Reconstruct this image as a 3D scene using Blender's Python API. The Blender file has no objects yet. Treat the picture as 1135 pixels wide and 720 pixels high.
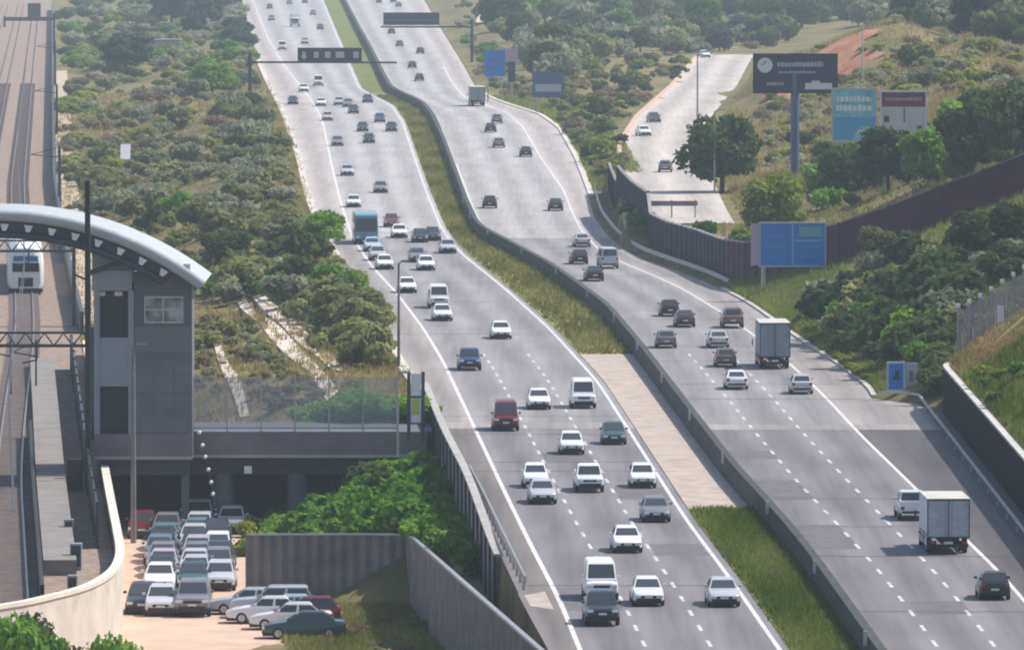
import bpy, bmesh, math, random
import numpy as np
from mathutils import Vector, Matrix
R = math.radians
rng = random.Random(7)

# ------------------------------------------------------------------ camera, sky, sun, exposure
scene = bpy.context.scene
COL = scene.collection
F, CX, CY, HY, CAMZ = 9800.0, 567.5, 360.0, -142.0, 33.0     # focal length and horizon in pixels of the 1135 wide photograph
TH = math.atan((CY - HY) / F)
cam_d = bpy.data.cameras.new('camera'); cam = bpy.data.objects.new('camera', cam_d); COL.objects.link(cam)
cam.location = (0, 0, CAMZ); cam.rotation_euler = (math.pi / 2 - TH, 0, 0)
cam_d.sensor_width = 36; cam_d.lens = F / 1135 * 36
cam_d.clip_start = 1; cam_d.clip_end = 20000
scene.camera = cam
SUN_EL, SUN_AZ = R(52), R(68)          # azimuth from +Y towards +X
w = bpy.data.worlds.new('World'); scene.world = w; w.use_nodes = True
wn = w.node_tree.nodes; sky = wn.new('ShaderNodeTexSky'); sky.sky_type = 'NISHITA'; sky.sun_disc = False
sky.sun_elevation = SUN_EL; sky.sun_rotation = SUN_AZ; sky.air_density = 1.0; sky.dust_density = 1.6
w.node_tree.links.new(sky.outputs[0], wn['Background'].inputs[0]); wn['Background'].inputs[1].default_value = 0.112
sd = bpy.data.lights.new('sun', 'SUN'); sun = bpy.data.objects.new('sun', sd); COL.objects.link(sun)
sd.energy = 3.6; sd.angle = R(1.5); sd.color = (1, .95, .88)
sdir = Vector((math.sin(SUN_AZ) * math.cos(SUN_EL), math.cos(SUN_AZ) * math.cos(SUN_EL), math.sin(SUN_EL)))
sun.rotation_euler = (-sdir).to_track_quat('-Z', 'Y').to_euler(); sun.location = (200, 600, 300)
scene.view_settings.view_transform = 'Standard'; scene.view_settings.look = 'None'
scene.view_settings.exposure = 0.6; scene.view_settings.gamma = 1
scene.render.engine = 'CYCLES'
scene.cycles.filter_width = 2.0; scene.cycles.max_bounces = 5; scene.cycles.volume_bounces = 1; scene.cycles.transparent_max_bounces = 12

# ------------------------------------------------------------------ photograph pixel -> place in the world
def ray(x, y):
    a, b = (x - CX) / F, (CY - y) / F
    return Vector((a, math.cos(TH) + b * math.sin(TH), -math.sin(TH) + b * math.cos(TH)))
def G(x, y, z=0.0):                    # on the level z
    r = ray(x, y); t = (z - CAMZ) / r.z
    return Vector((r.x * t, r.y * t, z))
def D(x, y, Y):                        # at the distance Y
    r = ray(x, y); t = Y / r.y
    return Vector((r.x * t, Y, CAMZ + r.z * t))
def curve(px, z=0.0, world=(), s=9):
    p = [(G(a, b, z).y, G(a, b, z).x) for a, b in px] + [(b, a) for a, b in world]
    p.sort(); Y = np.array([q[0] for q in p]); X = np.array([q[1] for q in p])
    a, b = (X[1] - X[0]) / (Y[1] - Y[0]), (X[-1] - X[-3]) / (Y[-1] - Y[-3])
    Y = np.concatenate([[Y[0] - 400], Y, [Y[-1] + 9000]]); X = np.concatenate([[X[0] - 400 * a], X, [X[-1] + 9000 * b]])
    yy = np.arange(200, 4200, 2.0); xx = np.interp(yy, Y, X)
    k = np.exp(-.5 * (np.arange(-20, 21) * 2 / s) ** 2); k /= k.sum()
    xs = np.convolve(np.pad(xx, 20, mode='reflect', reflect_type='odd'), k, mode='valid')
    yl, xl = np.append(yy, 9500), np.append(xs, xs[-1] + (9500 - yy[-1]) * b)
    return lambda y: float(np.interp(y, yl, xl))
L = curve([(446, 402), (431, 373), (413, 345), (395, 319), (373, 280), (352, 240), (342, 214), (332, 171), (314, 122), (300, 96), (288, 70), (280, 45), (272, 15), (268, 0)],
          world=[(-5.4, 556), (-3.8, 508), (-2.0, 464), (.4, 400), (2.2, 360)])
LL = curve([(641, 715), (620, 663), (593, 613), (558, 542), (527, 476), (491, 400), (470, 365), (440, 325), (412, 295), (390, 262), (378, 225), (369, 189), (357, 131), (343, 108), (313, 70), (296, 40), (280, 0)])
LR = curve([(861, 715), (809, 640), (762, 578), (714, 503), (662, 422), (610, 365), (560, 320), (510, 280), (490, 255), (473, 214), (458, 171), (446, 135), (434, 117), (416, 108), (398, 98), (386, 70), (372, 37), (357, 0)])
MB = curve([(977, 722), (899, 613), (860, 566), (814, 517), (762, 450), (710, 382), (672, 337), (609, 292), (560, 266), (530, 250), (515, 218), (505, 190), (492, 155), (480, 128), (470, 115), (458, 108), (445, 103), (433, 96), (425, 82), (412, 55), (398, 30), (385, 5)], z=.95)
RR = curve([(1135, 665), (1109, 634), (1082, 609), (1019, 545), (953, 481), (918, 443), (905, 430), (860, 389), (806, 350), (754, 318), (712, 300), (670, 283), (646, 258), (634, 235), (625, 211), (601, 177), (579, 140), (562, 125), (540, 117), (515, 108), (500, 90), (488, 66), (464, 31), (446, 0)])
RE = curve([(970, 443), (930, 405), (897, 385), (871, 367), (830, 337), (781, 311), (747, 299), (700, 283), (674, 262), (658, 240), (650, 210), (636, 174), (618, 142), (597, 127), (575, 120), (550, 112), (530, 102), (514, 73), (488, 31), (470, 0)], world=[(23.0, 556), (22.9, 560)])
def RE2(y): return 25.4 if y < 548 else (RE(y) if y > 554 else 25.4 + (RE(y) - 25.4) * (y - 548) / 6)
Q = curve([(57, -20), (57, 100), (58, 200), (66, 260), (78, 322), (92, 380), (104, 450), (117, 530), (129, 590)], z=-2.6)
SRC = [(15.0, 779), (15.2, 830), (15.6, 888), (17.0, 1006), (20.5, 1117), (28.0, 1282), (35.4, 1475), (50, 1700), (80, 2100)]
SR = curve([], world=SRC)
def sst(a, b, x):
    t = min(1, max(0, (x - a) / (b - a))); return t * t * (3 - 2 * t)
def bump(x, y): return .5 * math.sin(x * .31 + y * .043) + .35 * math.sin(x * .17 - y * .071 + 1.3) + .25 * math.sin(x * .7 + y * .11)
GZ = -6.0                               # level of the car park
def zt(X, Y):
    l, r = L(Y), RE2(Y)
    if X < l:
        if Y < 471.6:
            t = (472 - Y) / 112
            if X < -5.5 + 7 * t + .9: return GZ + 2.6 * sst(.1, 1.1, t) * sst(-16, -4, X) + .1 * bump(X, Y) * sst(-14, -9, X)
        if Y < 530:
            s = l - X
            return -2.6 - 3.4 * sst(1, 9, s) + .15 * bump(X, Y) * sst(2, 5, s) * (1 - sst(8, 10, s)) if s < 40 else GZ
        q = Q(Y); t = (l - X) / max(1, l - q)
        if t <= 1: return -.05 - 3.0 * sst(0, 1, t) + .9 * math.sin(math.pi * t) * (.4 + bump(X, Y))
        return -3.0 if X > q - 70 else -3.0 + 4 * sst(0, 200, q - 70 - X)
    if X > r:
        s = X - r
        near = min(9.5, .41 * s + .12 * bump(X, Y) * sst(1, 4, s))
        if Y < 545: return (0 if s < 1.25 else 2.7 + .62 * (s - 1.2)) if s < 18 else 13
        sr = SR(max(780, Y)); s2 = X - (sr + 5.2)
        far = 2.0 * sst(0, 9, s)
        if Y > 775 and abs(X - sr) < 5.2: far = 1.95
        elif s2 > 0: far += 4.6 * sst(1136, 1160, Y) * (1 - sst(1195, 1270, Y)) * sst(30, 35, X) * (1 - sst(49, 58, X)) + 9.5 * sst(1, 34, s2) * (1 - .55 * sst(1300, 1700, Y)) + .5 * bump(X, Y) * sst(2, 8, s2)
        else: far += .3 * bump(X, Y) * sst(1, 3, s) * sst(0, 4, -s2)
        k = sst(685, 745, Y)
        v = near * (1 - k) + far * k
        k2 = sst(545, 556, Y)
        if k2 < 1: v = (2.7 + .62 * (s - 1.2) if s > 1.2 else 0) * (1 - k2) * sst(3, 6, s) + v * (1 - (1 - k2) * sst(3, 6, s))
        return v
    return -.3
def GT(x, y):                           # on the terrain
    z = 0
    for i in range(30):
        p = G(x, y, z); z = .6 * z + .4 * zt(p.x, p.y)
    p = G(x, y, z); p.z = zt(p.x, p.y); return p

# ------------------------------------------------------------------ materials
def nt(m): return m.node_tree.nodes, m.node_tree.links
def mat(name, col, rough=.7, metal=0, var=.0, scale=1.0, col2=None, world=False, bump_=0, coat=0, spec=.4):
    m = bpy.data.materials.new(name); m.use_nodes = True; n, l = nt(m); b = n['Principled BSDF']
    b.inputs['Roughness'].default_value = rough; b.inputs['Metallic'].default_value = metal
    b.inputs['Coat Weight'].default_value = coat; b.inputs['Specular IOR Level'].default_value = spec
    c = (*col, 1); b.inputs['Base Color'].default_value = c
    if var or col2 or bump_:
        if world: src = n.new('ShaderNodeNewGeometry').outputs['Position']
        else: src = n.new('ShaderNodeTexCoord').outputs['Object']
        t = n.new('ShaderNodeTexNoise'); t.inputs['Scale'].default_value = scale; t.inputs['Detail'].default_value = 5; t.inputs['Roughness'].default_value = .65
        l.new(src, t.inputs['Vector'])
        rp = n.new('ShaderNodeValToRGB'); l.new(t.outputs[0], rp.inputs[0])
        a = tuple(max(0, v * (1 - var)) for v in col); d = col2 or tuple(v * (1 + var) for v in col)
        rp.color_ramp.elements[0].position = .35; rp.color_ramp.elements[1].position = .65
        rp.color_ramp.elements[0].color = (*a, 1); rp.color_ramp.elements[1].color = (*d, 1)
        l.new(rp.outputs[0], b.inputs['Base Color'])
        if bump_:
            bn = n.new('ShaderNodeBump'); bn.inputs['Strength'].default_value = bump_; l.new(t.outputs[0], bn.inputs['Height']); l.new(bn.outputs[0], b.inputs['Normal'])
    return m
def asphalt(name, c1, c2, lanes):
    # fine grain, large patches, dark oil band in the middle of each lane, paler wheel tracks, sealed cracks
    m = bpy.data.materials.new(name); m.use_nodes = True; n, l = nt(m); b = n['Principled BSDF']
    b.inputs['Roughness'].default_value = .75; b.inputs['Specular IOR Level'].default_value = .25
    pos = n.new('ShaderNodeNewGeometry').outputs['Position']
    def noise(sc, det, mp=(1, 1, 1)):
        v = n.new('ShaderNodeMapping'); v.inputs['Scale'].default_value = mp; l.new(pos, v.inputs[0])
        t = n.new('ShaderNodeTexNoise'); t.inputs['Scale'].default_value = sc; t.inputs['Detail'].default_value = det; l.new(v.outputs[0], t.inputs[0]); return t.outputs[0]
    rp = n.new('ShaderNodeValToRGB'); l.new(noise(.35, 6, (1, .12, 1)), rp.inputs[0])
    rp.color_ramp.elements[0].position = .3; rp.color_ramp.elements[1].position = .7
    rp.color_ramp.elements[0].color = (*c1, 1); rp.color_ramp.elements[1].color = (*c2, 1)
    uv = n.new('ShaderNodeUVMap'); uv.uv_map = 'lane'; sx = n.new('ShaderNodeSeparateXYZ'); l.new(uv.outputs[0], sx.inputs[0])
    def mth(op, a, bb):
        q = n.new('ShaderNodeMath'); q.operation = op
        for i, v in enumerate((a, bb)):
            if isinstance(v, (int, float)): q.inputs[i].default_value = v
            elif v is not None: l.new(v, q.inputs[i])
        return q.outputs[0]
    ph = mth('MULTIPLY', sx.outputs[0], 2 * math.pi)
    band = mth('COSINE', ph, None)                      # 1 on the lane line, -1 in the lane centre
    st = mth('MULTIPLY', mth('ADD', mth('MULTIPLY', band, .26), noise(2.5, 3, (1, .02, 1))), 1)
    fac = mth('ADD', mth('MULTIPLY', st, .55), .74)
    fine = mth('ADD', mth('MULTIPLY', noise(9, 4), .3), .85)
    fac = mth('MULTIPLY', fac, fine)
    mx = n.new('ShaderNodeMix'); mx.data_type = 'RGBA'; mx.blend_type = 'MULTIPLY'; mx.inputs[0].default_value = 1
    l.new(rp.outputs[0], mx.inputs[6]); l.new(fac, mx.inputs[7]); l.new(mx.outputs[2], b.inputs['Base Color'])
    return m
def leafmat(name, a, b_, trans=.42):
    m = bpy.data.materials.new(name); m.use_nodes = True; n, l = nt(m); n.remove(n['Principled BSDF'])
    at = n.new('ShaderNodeAttribute'); at.attribute_name = 'tone'
    oi = n.new('ShaderNodeObjectInfo')
    ad = n.new('ShaderNodeMath'); ad.operation = 'MULTIPLY_ADD'; l.new(oi.outputs['Random'], ad.inputs[0]); ad.inputs[1].default_value = .5
    l.new(at.outputs['Fac'], ad.inputs[2])
    rp = n.new('ShaderNodeValToRGB'); l.new(ad.outputs[0], rp.inputs[0])
    rp.color_ramp.elements[0].position = .1; rp.color_ramp.elements[1].position = 1.0
    rp.color_ramp.elements[0].color = (*a, 1); rp.color_ramp.elements[1].color = (*b_, 1)
    d = n.new('ShaderNodeBsdfDiffuse'); t = n.new('ShaderNodeBsdfTranslucent'); mx = n.new('ShaderNodeMixShader'); mx.inputs[0].default_value = trans
    l.new(rp.outputs[0], d.inputs[0]); l.new(rp.outputs[0], t.inputs[0]); l.new(d.outputs[0], mx.inputs[1]); l.new(t.outputs[0], mx.inputs[2])
    l.new(mx.outputs[0], n['Material Output'].inputs[0]); return m
M = {}
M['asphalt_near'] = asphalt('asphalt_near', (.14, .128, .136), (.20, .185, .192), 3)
M['asphalt_far'] = asphalt('asphalt_far', (.29, .275, .272), (.365, .345, .338), 3)  # older pale surface, brightened further by painted-in sheen of the distant road
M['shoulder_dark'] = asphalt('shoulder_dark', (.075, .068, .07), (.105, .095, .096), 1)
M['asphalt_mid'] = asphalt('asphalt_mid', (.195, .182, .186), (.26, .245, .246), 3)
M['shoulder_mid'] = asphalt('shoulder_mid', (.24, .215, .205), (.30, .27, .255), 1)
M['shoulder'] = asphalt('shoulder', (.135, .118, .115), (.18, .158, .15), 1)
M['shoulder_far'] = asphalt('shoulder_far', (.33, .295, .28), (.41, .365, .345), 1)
M['side_asphalt'] = asphalt('side_asphalt', (.38, .34, .305), (.46, .41, .37), 1)
M['dash_paint'] = mat('dash_paint', (.50, .49, .485), .7, var=.35, scale=1.5)
M['white_paint'] = mat('white_paint', (.56, .55, .54), .7, var=.28, scale=1.6)
M['yellow_paint'] = mat('yellow_paint', (.58, .56, .52), .7, var=.28, scale=1.6)
M['concrete'] = mat('concrete', (.36, .345, .32), .85, var=.18, scale=.8, bump_=.1)
M['pale_concrete'] = mat('pale_concrete', (.55, .50, .44), .85, var=.15, scale=.5, bump_=.1)
M['grey_concrete'] = mat('grey_concrete', (.11, .12, .14), .85, var=.15, scale=.5, bump_=.1)
M['tower_grey'] = mat('tower_grey', (.15, .155, .172), .85, var=.15, scale=.5)
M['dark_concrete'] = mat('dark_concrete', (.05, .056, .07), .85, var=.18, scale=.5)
M['panel_grey'] = mat('panel_grey', (.27, .29, .32), .5, var=.06, scale=.8)
M['barrier'] = mat('barrier', (.042, .047, .044), .85, var=.35, scale=1.2, bump_=.2)
M['paved'] = mat('paved', (.40, .33, .28), .9, var=.2, scale=.7, world=True)
M['tan_ground'] = mat('tan_ground', (.52, .37, .28), .9, var=.12, scale=.4, world=True)
M['ballast'] = mat('ballast', (.25, .185, .145), .95, var=.35, scale=1.6, world=True, bump_=.3)
M['platform'] = mat('platform', (.22, .20, .185), .9, var=.15, scale=.7, world=True)
M['steel'] = mat('steel', (.35, .36, .37), .45, .6, var=.1)
M['rail_steel'] = mat('rail_steel', (.30, .25, .22), .4, .7, var=.2)
M['dark_steel'] = mat('dark_steel', (.05, .055, .07), .5, .3, var=.2)
M['black'] = mat('black', (.012, .012, .014), .6)
M['rubber'] = mat('rubber', (.02, .02, .02), .9)
M['white'] = mat('white', (.75, .75, .74), .5, var=.05)
M['pale_blue'] = mat('pale_blue', (.55, .66, .74), .4, var=.08, scale=.5)
M['maroon_wall'] = mat('maroon_wall', (.062, .014, .036), .85, var=.3, scale=.5, bump_=.1)
M['bluegrey_wall'] = mat('bluegrey_wall', (.020, .026, .040), .85, var=.3, scale=.4, bump_=.1)
M['sheet_fence'] = mat('sheet_fence', (.20, .178, .178), .8, 0, var=.25, scale=.6)
M['palisade'] = mat('palisade', (.36, .325, .335), .6, .2, var=.15)
M['coping'] = mat('coping', (.50, .48, .44), .8, var=.15, scale=1)
M['blue_sign'] = mat('blue_sign', (.012, .19, .56), .45, var=.08, scale=1)
M['teal_sign'] = mat('teal_sign', (.13, .45, .60), .45, var=.25, scale=.6, col2=(.30, .62, .70))
M['navy_sign'] = mat('navy_sign', (.025, .035, .075), .4, var=.1)
M['maroon_sign'] = mat('maroon_sign', (.19, .03, .06), .5)
M['pink_sign'] = mat('pink_sign', (.44, .33, .42), .6)
M['grey_print'] = mat('grey_print', (.42, .43, .48), .6)
M['post_blue'] = mat('post_blue', (.10, .13, .24), .5, .2)
M['yellow_pipe'] = mat('yellow_pipe', (.70, .58, .18), .5, var=.1)
M['trunk'] = mat('trunk', (.07, .05, .038), .95, var=.4, scale=3, bump_=.5)
M['paving_path'] = mat('paving_path', (.60, .52, .44), .9, var=.2, scale=1.0, world=True)
M['sand'] = mat('sand', (.46, .37, .27), .95, var=.2, scale=.6, world=True)
M['orange_soil'] = mat('orange_soil', (.50, .16, .075), .95, var=.3, scale=.35, world=True, col2=(.48, .25, .13))
M['yellowgreen'] = mat('yellowgreen', (.45, .52, .12), .5)
# car materials: the paint takes the colour of its object
pm = bpy.data.materials.new('car_paint'); pm.use_nodes = True; n_, l_ = nt(pm); oi_ = n_.new('ShaderNodeObjectInfo')
l_.new(oi_.outputs['Color'], n_['Principled BSDF'].inputs['Base Color']); n_['Principled BSDF'].inputs['Roughness'].default_value = .35
n_['Principled BSDF'].inputs['Coat Weight'].default_value = .5; n_['Principled BSDF'].inputs['Coat Roughness'].default_value = .08
M['paint'] = pm
M['glass'] = mat('car_glass', (.045, .053, .062), .08, spec=.8)
M['headlight'] = mat('headlight', (.70, .72, .75), .15, coat=.5)
M['tail'] = mat('tail_lamp', (.35, .015, .015), .25, coat=.5)
M['plate'] = mat('number_plate', (.7, .7, .66), .5)
M['rim'] = mat('rim', (.45, .45, .46), .3, .7)
M['trim'] = mat('dark_trim', (.025, .025, .027), .55)
# ground: dry grass, soil and green weeds
gm = bpy.data.materials.new('veld'); gm.use_nodes = True; n_, l_ = nt(gm)
po = n_.new('ShaderNodeNewGeometry').outputs['Position']
t1 = n_.new('ShaderNodeTexNoise'); t1.inputs['Scale'].default_value = .11; t1.inputs['Detail'].default_value = 8; t1.inputs['Roughness'].default_value = .7; l_.new(po, t1.inputs[0])
r1 = n_.new('ShaderNodeValToRGB'); l_.new(t1.outputs[0], r1.inputs[0]); e = r1.color_ramp.elements
e[0].position = .30; e[0].color = (.075, .085, .032, 1); e[1].position = .72; e[1].color = (.27, .165, .095, 1)
for p_, c_ in ((.43, (.125, .125, .05, 1)), (.52, (.19, .15, .07, 1)), (.62, (.25, .185, .09, 1))):
    q_ = e.new(p_); q_.color = c_
l_.new(r1.outputs[0], n_['Principled BSDF'].inputs['Base Color']); n_['Principled BSDF'].inputs['Roughness'].default_value = 1; n_['Principled BSDF'].inputs['Specular IOR Level'].default_value = .1
M['veld'] = gm
M['verge'] = mat('verge', (.17, .17, .045), 1, var=.0, col2=(.30, .26, .09), scale=.35, world=True, spec=.1)
M['median_dry'] = mat('median_dry', (.22, .165, .085), 1, var=.0, col2=(.25, .26, .085), scale=.3, world=True, spec=.1)
M['median_green'] = mat('median_green', (.10, .14, .028), 1, col2=(.21, .21, .065), var=.2, scale=.35, world=True, spec=.1)
# foliage
M['leaf_olive'] = leafmat('leaf_olive', (.105, .128, .044), (.36, .37, .145))
M['leaf_dark'] = leafmat('leaf_dark', (.026, .05, .02), (.125, .175, .06))
M['leaf_green'] = leafmat('leaf_green', (.055, .165, .018), (.24, .41, .058))
M['leaf_bright'] = leafmat('leaf_bright', (.14, .20, .022), (.40, .42, .075))
M['leaf_dry'] = leafmat('leaf_dry', (.14, .105, .065), (.33, .25, .155))
M['leaf_grey'] = leafmat('leaf_grey', (.135, .16, .095), (.37, .38, .24))
M['leaf_blue'] = leafmat('leaf_blue', (.024, .055, .045), (.11, .165, .115))
M['grass_green'] = leafmat('grass_green', (.08, .13, .018), (.27, .30, .07))
M['grass_dry'] = leafmat('grass_dry', (.20, .155, .06), (.50, .39, .18))
# see-through noise screen
sg = bpy.data.materials.new('screen_glass'); sg.use_nodes = True; n_, l_ = nt(sg)
tr = n_.new('ShaderNodeBsdfTransparent'); mx = n_.new('ShaderNodeMixShader'); mx.inputs[0].default_value = .28
n_['Principled BSDF'].inputs['Base Color'].default_value = (.34, .38, .44, 1); n_['Principled BSDF'].inputs['Roughness'].default_value = .2
l_.new(tr.outputs[0], mx.inputs[1]); l_.new(n_['Principled BSDF'].outputs[0], mx.inputs[2]); l_.new(mx.outputs[0], n_['Material Output'].inputs[0])
M['screen'] = sg

# ------------------------------------------------------------------ mesh helpers
class Msh:
    def __init__(s): s.v = []; s.f = []; s.m = []
    def add(s, vs, fs, mi=0):
        o = len(s.v); s.v += [tuple(v) for v in vs]; s.f += [tuple(i + o for i in f) for f in fs]; s.m += [mi] * len(fs); return s
    def box(s, x0, x1, y0, y1, z0, z1, mi=0):
        return s.add([(x, y, z) for z in (z0, z1) for y in (y0, y1) for x in (x0, x1)], [(0, 2, 3, 1), (4, 5, 7, 6), (0, 1, 5, 4), (2, 6, 7, 3), (0, 4, 6, 2), (1, 3, 7, 5)], mi)
    def quad(s, a, b, c, d, mi=0): return s.add([a, b, c, d], [(0, 1, 2, 3)], mi)
    def loft(s, rings, caps=True, mi=0):
        n = len(rings[0]); vs = [p for r in rings for p in r]; fs = []
        for i in range(len(rings) - 1):
            for j in range(n):
                k = (j + 1) % n; fs.append((i * n + j, i * n + k, (i + 1) * n + k, (i + 1) * n + j))
        if caps: fs += [tuple(range(n - 1, -1, -1)), tuple((len(rings) - 1) * n + j for j in range(n))]
        return s.add(vs, fs, mi)
    def tube(s, pts, r, n=8, mi=0, r2=None):
        pts = [Vector(p) for p in pts]; rings = []
        for i, p in enumerate(pts):
            d = (pts[min(i + 1, len(pts) - 1)] - pts[max(i - 1, 0)]).normalized()
            a = d.cross(Vector((0, 0, 1))) if abs(d.z) < .95 else d.cross(Vector((0, 1, 0)))
            a.normalize(); b = d.cross(a); rr = r if r2 is None else r + (r2 - r) * i / (len(pts) - 1)
            rings.append([p + a * rr * math.cos(2 * math.pi * k / n) + b * rr * math.sin(2 * math.pi * k / n) for k in range(n)])
        return s.loft(rings, True, mi)
    def prism(s, poly, z0, z1, mi=0):
        n = len(poly)
        return s.add([(x, y, z0) for x, y in poly] + [(x, y, z1) for x, y in poly],
                     [tuple(range(n))[::-1], tuple(range(n, 2 * n))] + [(i, (i + 1) % n, n + (i + 1) % n, n + i) for i in range(n)], mi)
    def wall(s, path, t, zb, ztop, mi=0, off=0.0):       # a wall along a path of (x, y); zb, ztop functions of index
        n = len(path); rings = []
        for i, (x, y) in enumerate(path):
            a = Vector(path[max(0, i - 1)]); b = Vector(path[min(n - 1, i + 1)]); d = (b - a).normalized(); nx, ny = -d.y, d.x
            x += nx * off; y += ny * off
            rings.append([(x - nx * t / 2, y - ny * t / 2, zb(i)), (x + nx * t / 2, y + ny * t / 2, zb(i)), (x + nx * t / 2, y + ny * t / 2, ztop(i)), (x - nx * t / 2, y - ny * t / 2, ztop(i))])
        return s.loft(rings, True, mi)
    def mesh(s, name, mats, smooth=None, bevel=0, recalc=True):
        me = bpy.data.meshes.new(name); me.from_pydata([tuple(v) for v in s.v], [], s.f)
        if any(s.m): me.polygons.foreach_set('material_index', s.m)
        if recalc or bevel:
            bm = bmesh.new(); bm.from_mesh(me)
            if recalc: bmesh.ops.recalc_face_normals(bm, faces=bm.faces)
            if bevel:
                ed = [e_ for e_ in bm.edges if len(e_.link_faces) == 2 and e_.calc_face_angle(0) > .6]
                bmesh.ops.bevel(bm, geom=ed, offset=bevel, segments=2, profile=.5, affect='EDGES', clamp_overlap=True)
            bm.to_mesh(me); bm.free()
        for m in (mats if isinstance(mats, (list, tuple)) else [mats]): me.materials.append(M[m] if isinstance(m, str) else m)
        if smooth is not None:
            me.polygons.foreach_set('use_smooth', [True] * len(me.polygons)); me.set_sharp_from_angle(angle=R(smooth))
        return me
    def build(s, name, mats, parent=None, smooth=None, bevel=0, loc=None, rz=0, **k):
        o = link(name, s.mesh(name, mats, smooth, bevel), parent)
        if loc is not None: o.location = loc
        o.rotation_euler.z = rz; tag(o, **k); return o
def link(name, data, parent=None):
    o = bpy.data.objects.new(name, data); COL.objects.link(o)
    if parent: o.parent = parent
    return o
def tag(o, label=None, cat=None, group=None, kind=None):
    if label: o['label'] = label
    if cat: o['category'] = cat
    if group: o['group'] = group
    if kind: o['kind'] = kind
    return o
def thing(name, label, cat, loc=(0, 0, 0), rz=0, group=None):
    o = link(name, None); o.location = loc; o.rotation_euler.z = rz; o.empty_display_size = .5; return tag(o, label, cat, group)
def copy_tree(o, parent=None):
    c = o.copy(); COL.objects.link(c); c.parent = parent
    for ch in o.children: copy_tree(ch, c)
    return c
def frange(a, b, st):
    n = max(1, int(round((b - a) / st))); return [a + (b - a) * i / n for i in range(n + 1)]

def patch(name, pxs, m, n=10, lift=.06):
    vs = [GT(x, y) for x, y in pxs]; bm = bmesh.new(); f = bm.faces.new([bm.verts.new(v) for v in vs]); bmesh.ops.triangulate(bm, faces=[f])
    for _ in range(4): bmesh.ops.subdivide_edges(bm, edges=[e_ for e_ in bm.edges if e_.calc_length() > 2.0], cuts=1)
    for v in bm.verts: v.co.z = zt(v.co.x, v.co.y) + lift
    me = bpy.data.meshes.new(name); bm.normal_update(); bm.to_mesh(me); bm.free(); me.materials.append(M[m]); o = link(name, me); tag(o, kind='structure'); return o

# ------------------------------------------------------------------ ground: one sheet laid along the road
rows = frange(150, 420, 10) + frange(424, 472, 4) + frange(476, 526, 5) + [529.8, 530.1, 533, 537, 541] + [544.9, 545.1, 546, 548, 550, 552, 554] + frange(558, 1270, 5) + frange(1278, 1700, 8) + frange(1720, 2600, 30) + [2800, 3200, 4000, 5500, 9000]
gv, gf = [], []
loff = [.0, .3, 1, 2, 3.5, 5, 7, 9, 11.5, 14]
roff = [0, .6, 1.2, 1.3, 2, 3, 4.5, 6, 8, 10, 13, 16, 19, 23, 27, 31, 36, 41, 47, 54, 62, 75, 95, 130, 200, 400, 1500, 4500]
for Y in rows:
    l, r, q = L(Y), RE2(Y), Q(Y)
    xs = [-4500, q - 1200, q - 500, q - 270, q - 120, q - 70, q - 40, q - 20]
    xs += [q + (l - q) * k / 26 for k in range(26)] + [l - .2, l, l + .3, r - .3, r]
    xs += [r + o for o in roff[1:]]
    for i, x in enumerate(xs): gv.append((x, Y, zt(x, Y) if x < l or x > r else (-.04 if x in (l, r) else -.3)))
nc = len(xs)
for i in range(len(rows) - 1):
    for j in range(nc - 1): gf.append((i * nc + j, i * nc + j + 1, (i + 1) * nc + j + 1, (i + 1) * nc + j))
b = Msh(); b.add(gv, gf); g = b.build('ground', 'veld', smooth=50, kind='structure')

# ------------------------------------------------------------------ roads
def strip(name, a, bf, ys, m, z=0.0, lanes=1, z2=None):
    me = bpy.data.meshes.new(name); vs = []; fs = []; uv = []
    for i, y in enumerate(ys): vs += [(a(y), y, z), (bf(y), y, z if z2 is None else z2)]
    for i in range(len(ys) - 1): fs.append((2 * i, 2 * i + 1, 2 * i + 3, 2 * i + 2))
    me.from_pydata(vs, [], fs); u = me.uv_layers.new(name='lane')
    for p in me.polygons:
        for li in p.loop_indices:
            vi = me.loops[li].vertex_index; u.data[li].uv = ((vi % 2) * lanes, ys[vi // 2] * .1)
    me.materials.append(M[m]); o = link(name, me); tag(o, kind='structure'); return o
def off(f, d): return lambda y: f(y) + d
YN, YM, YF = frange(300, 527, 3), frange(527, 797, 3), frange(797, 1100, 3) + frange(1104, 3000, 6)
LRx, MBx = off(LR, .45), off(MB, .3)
for ys, sfx in ((YN, 'near'), (YM, 'mid'), (YF, 'far')):  # paler in steps with distance: older asphalt plus grazing sheen put into the colour
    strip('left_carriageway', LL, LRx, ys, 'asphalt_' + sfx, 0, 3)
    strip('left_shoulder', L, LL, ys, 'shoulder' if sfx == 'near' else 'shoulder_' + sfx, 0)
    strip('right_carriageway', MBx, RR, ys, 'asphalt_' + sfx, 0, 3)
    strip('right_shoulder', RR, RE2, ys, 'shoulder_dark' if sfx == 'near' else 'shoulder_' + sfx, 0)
# bridge joints where the road crosses the underpass: paler bands
strip('bridge_joint', lambda y: L(y) + .3, LRx, [524, 530], 'shoulder_mid', .004)
strip('bridge_joint', MBx, RE2, [523, 528], 'shoulder_mid', .004)
ya = G(655, 393).y; yb = G(790, 566).y
strip('median', LRx, MB, frange(300, yb, 4), 'median_green', .03)
strip('median_paving', LRx, MB, frange(yb, ya, 4), 'paved', .035)
strip('median', LRx, MB, frange(ya, 1320, 4), 'median_dry', .03)
strip('median', LRx, MB, frange(1320, 3000, 8), 'median_green', .03)
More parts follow.
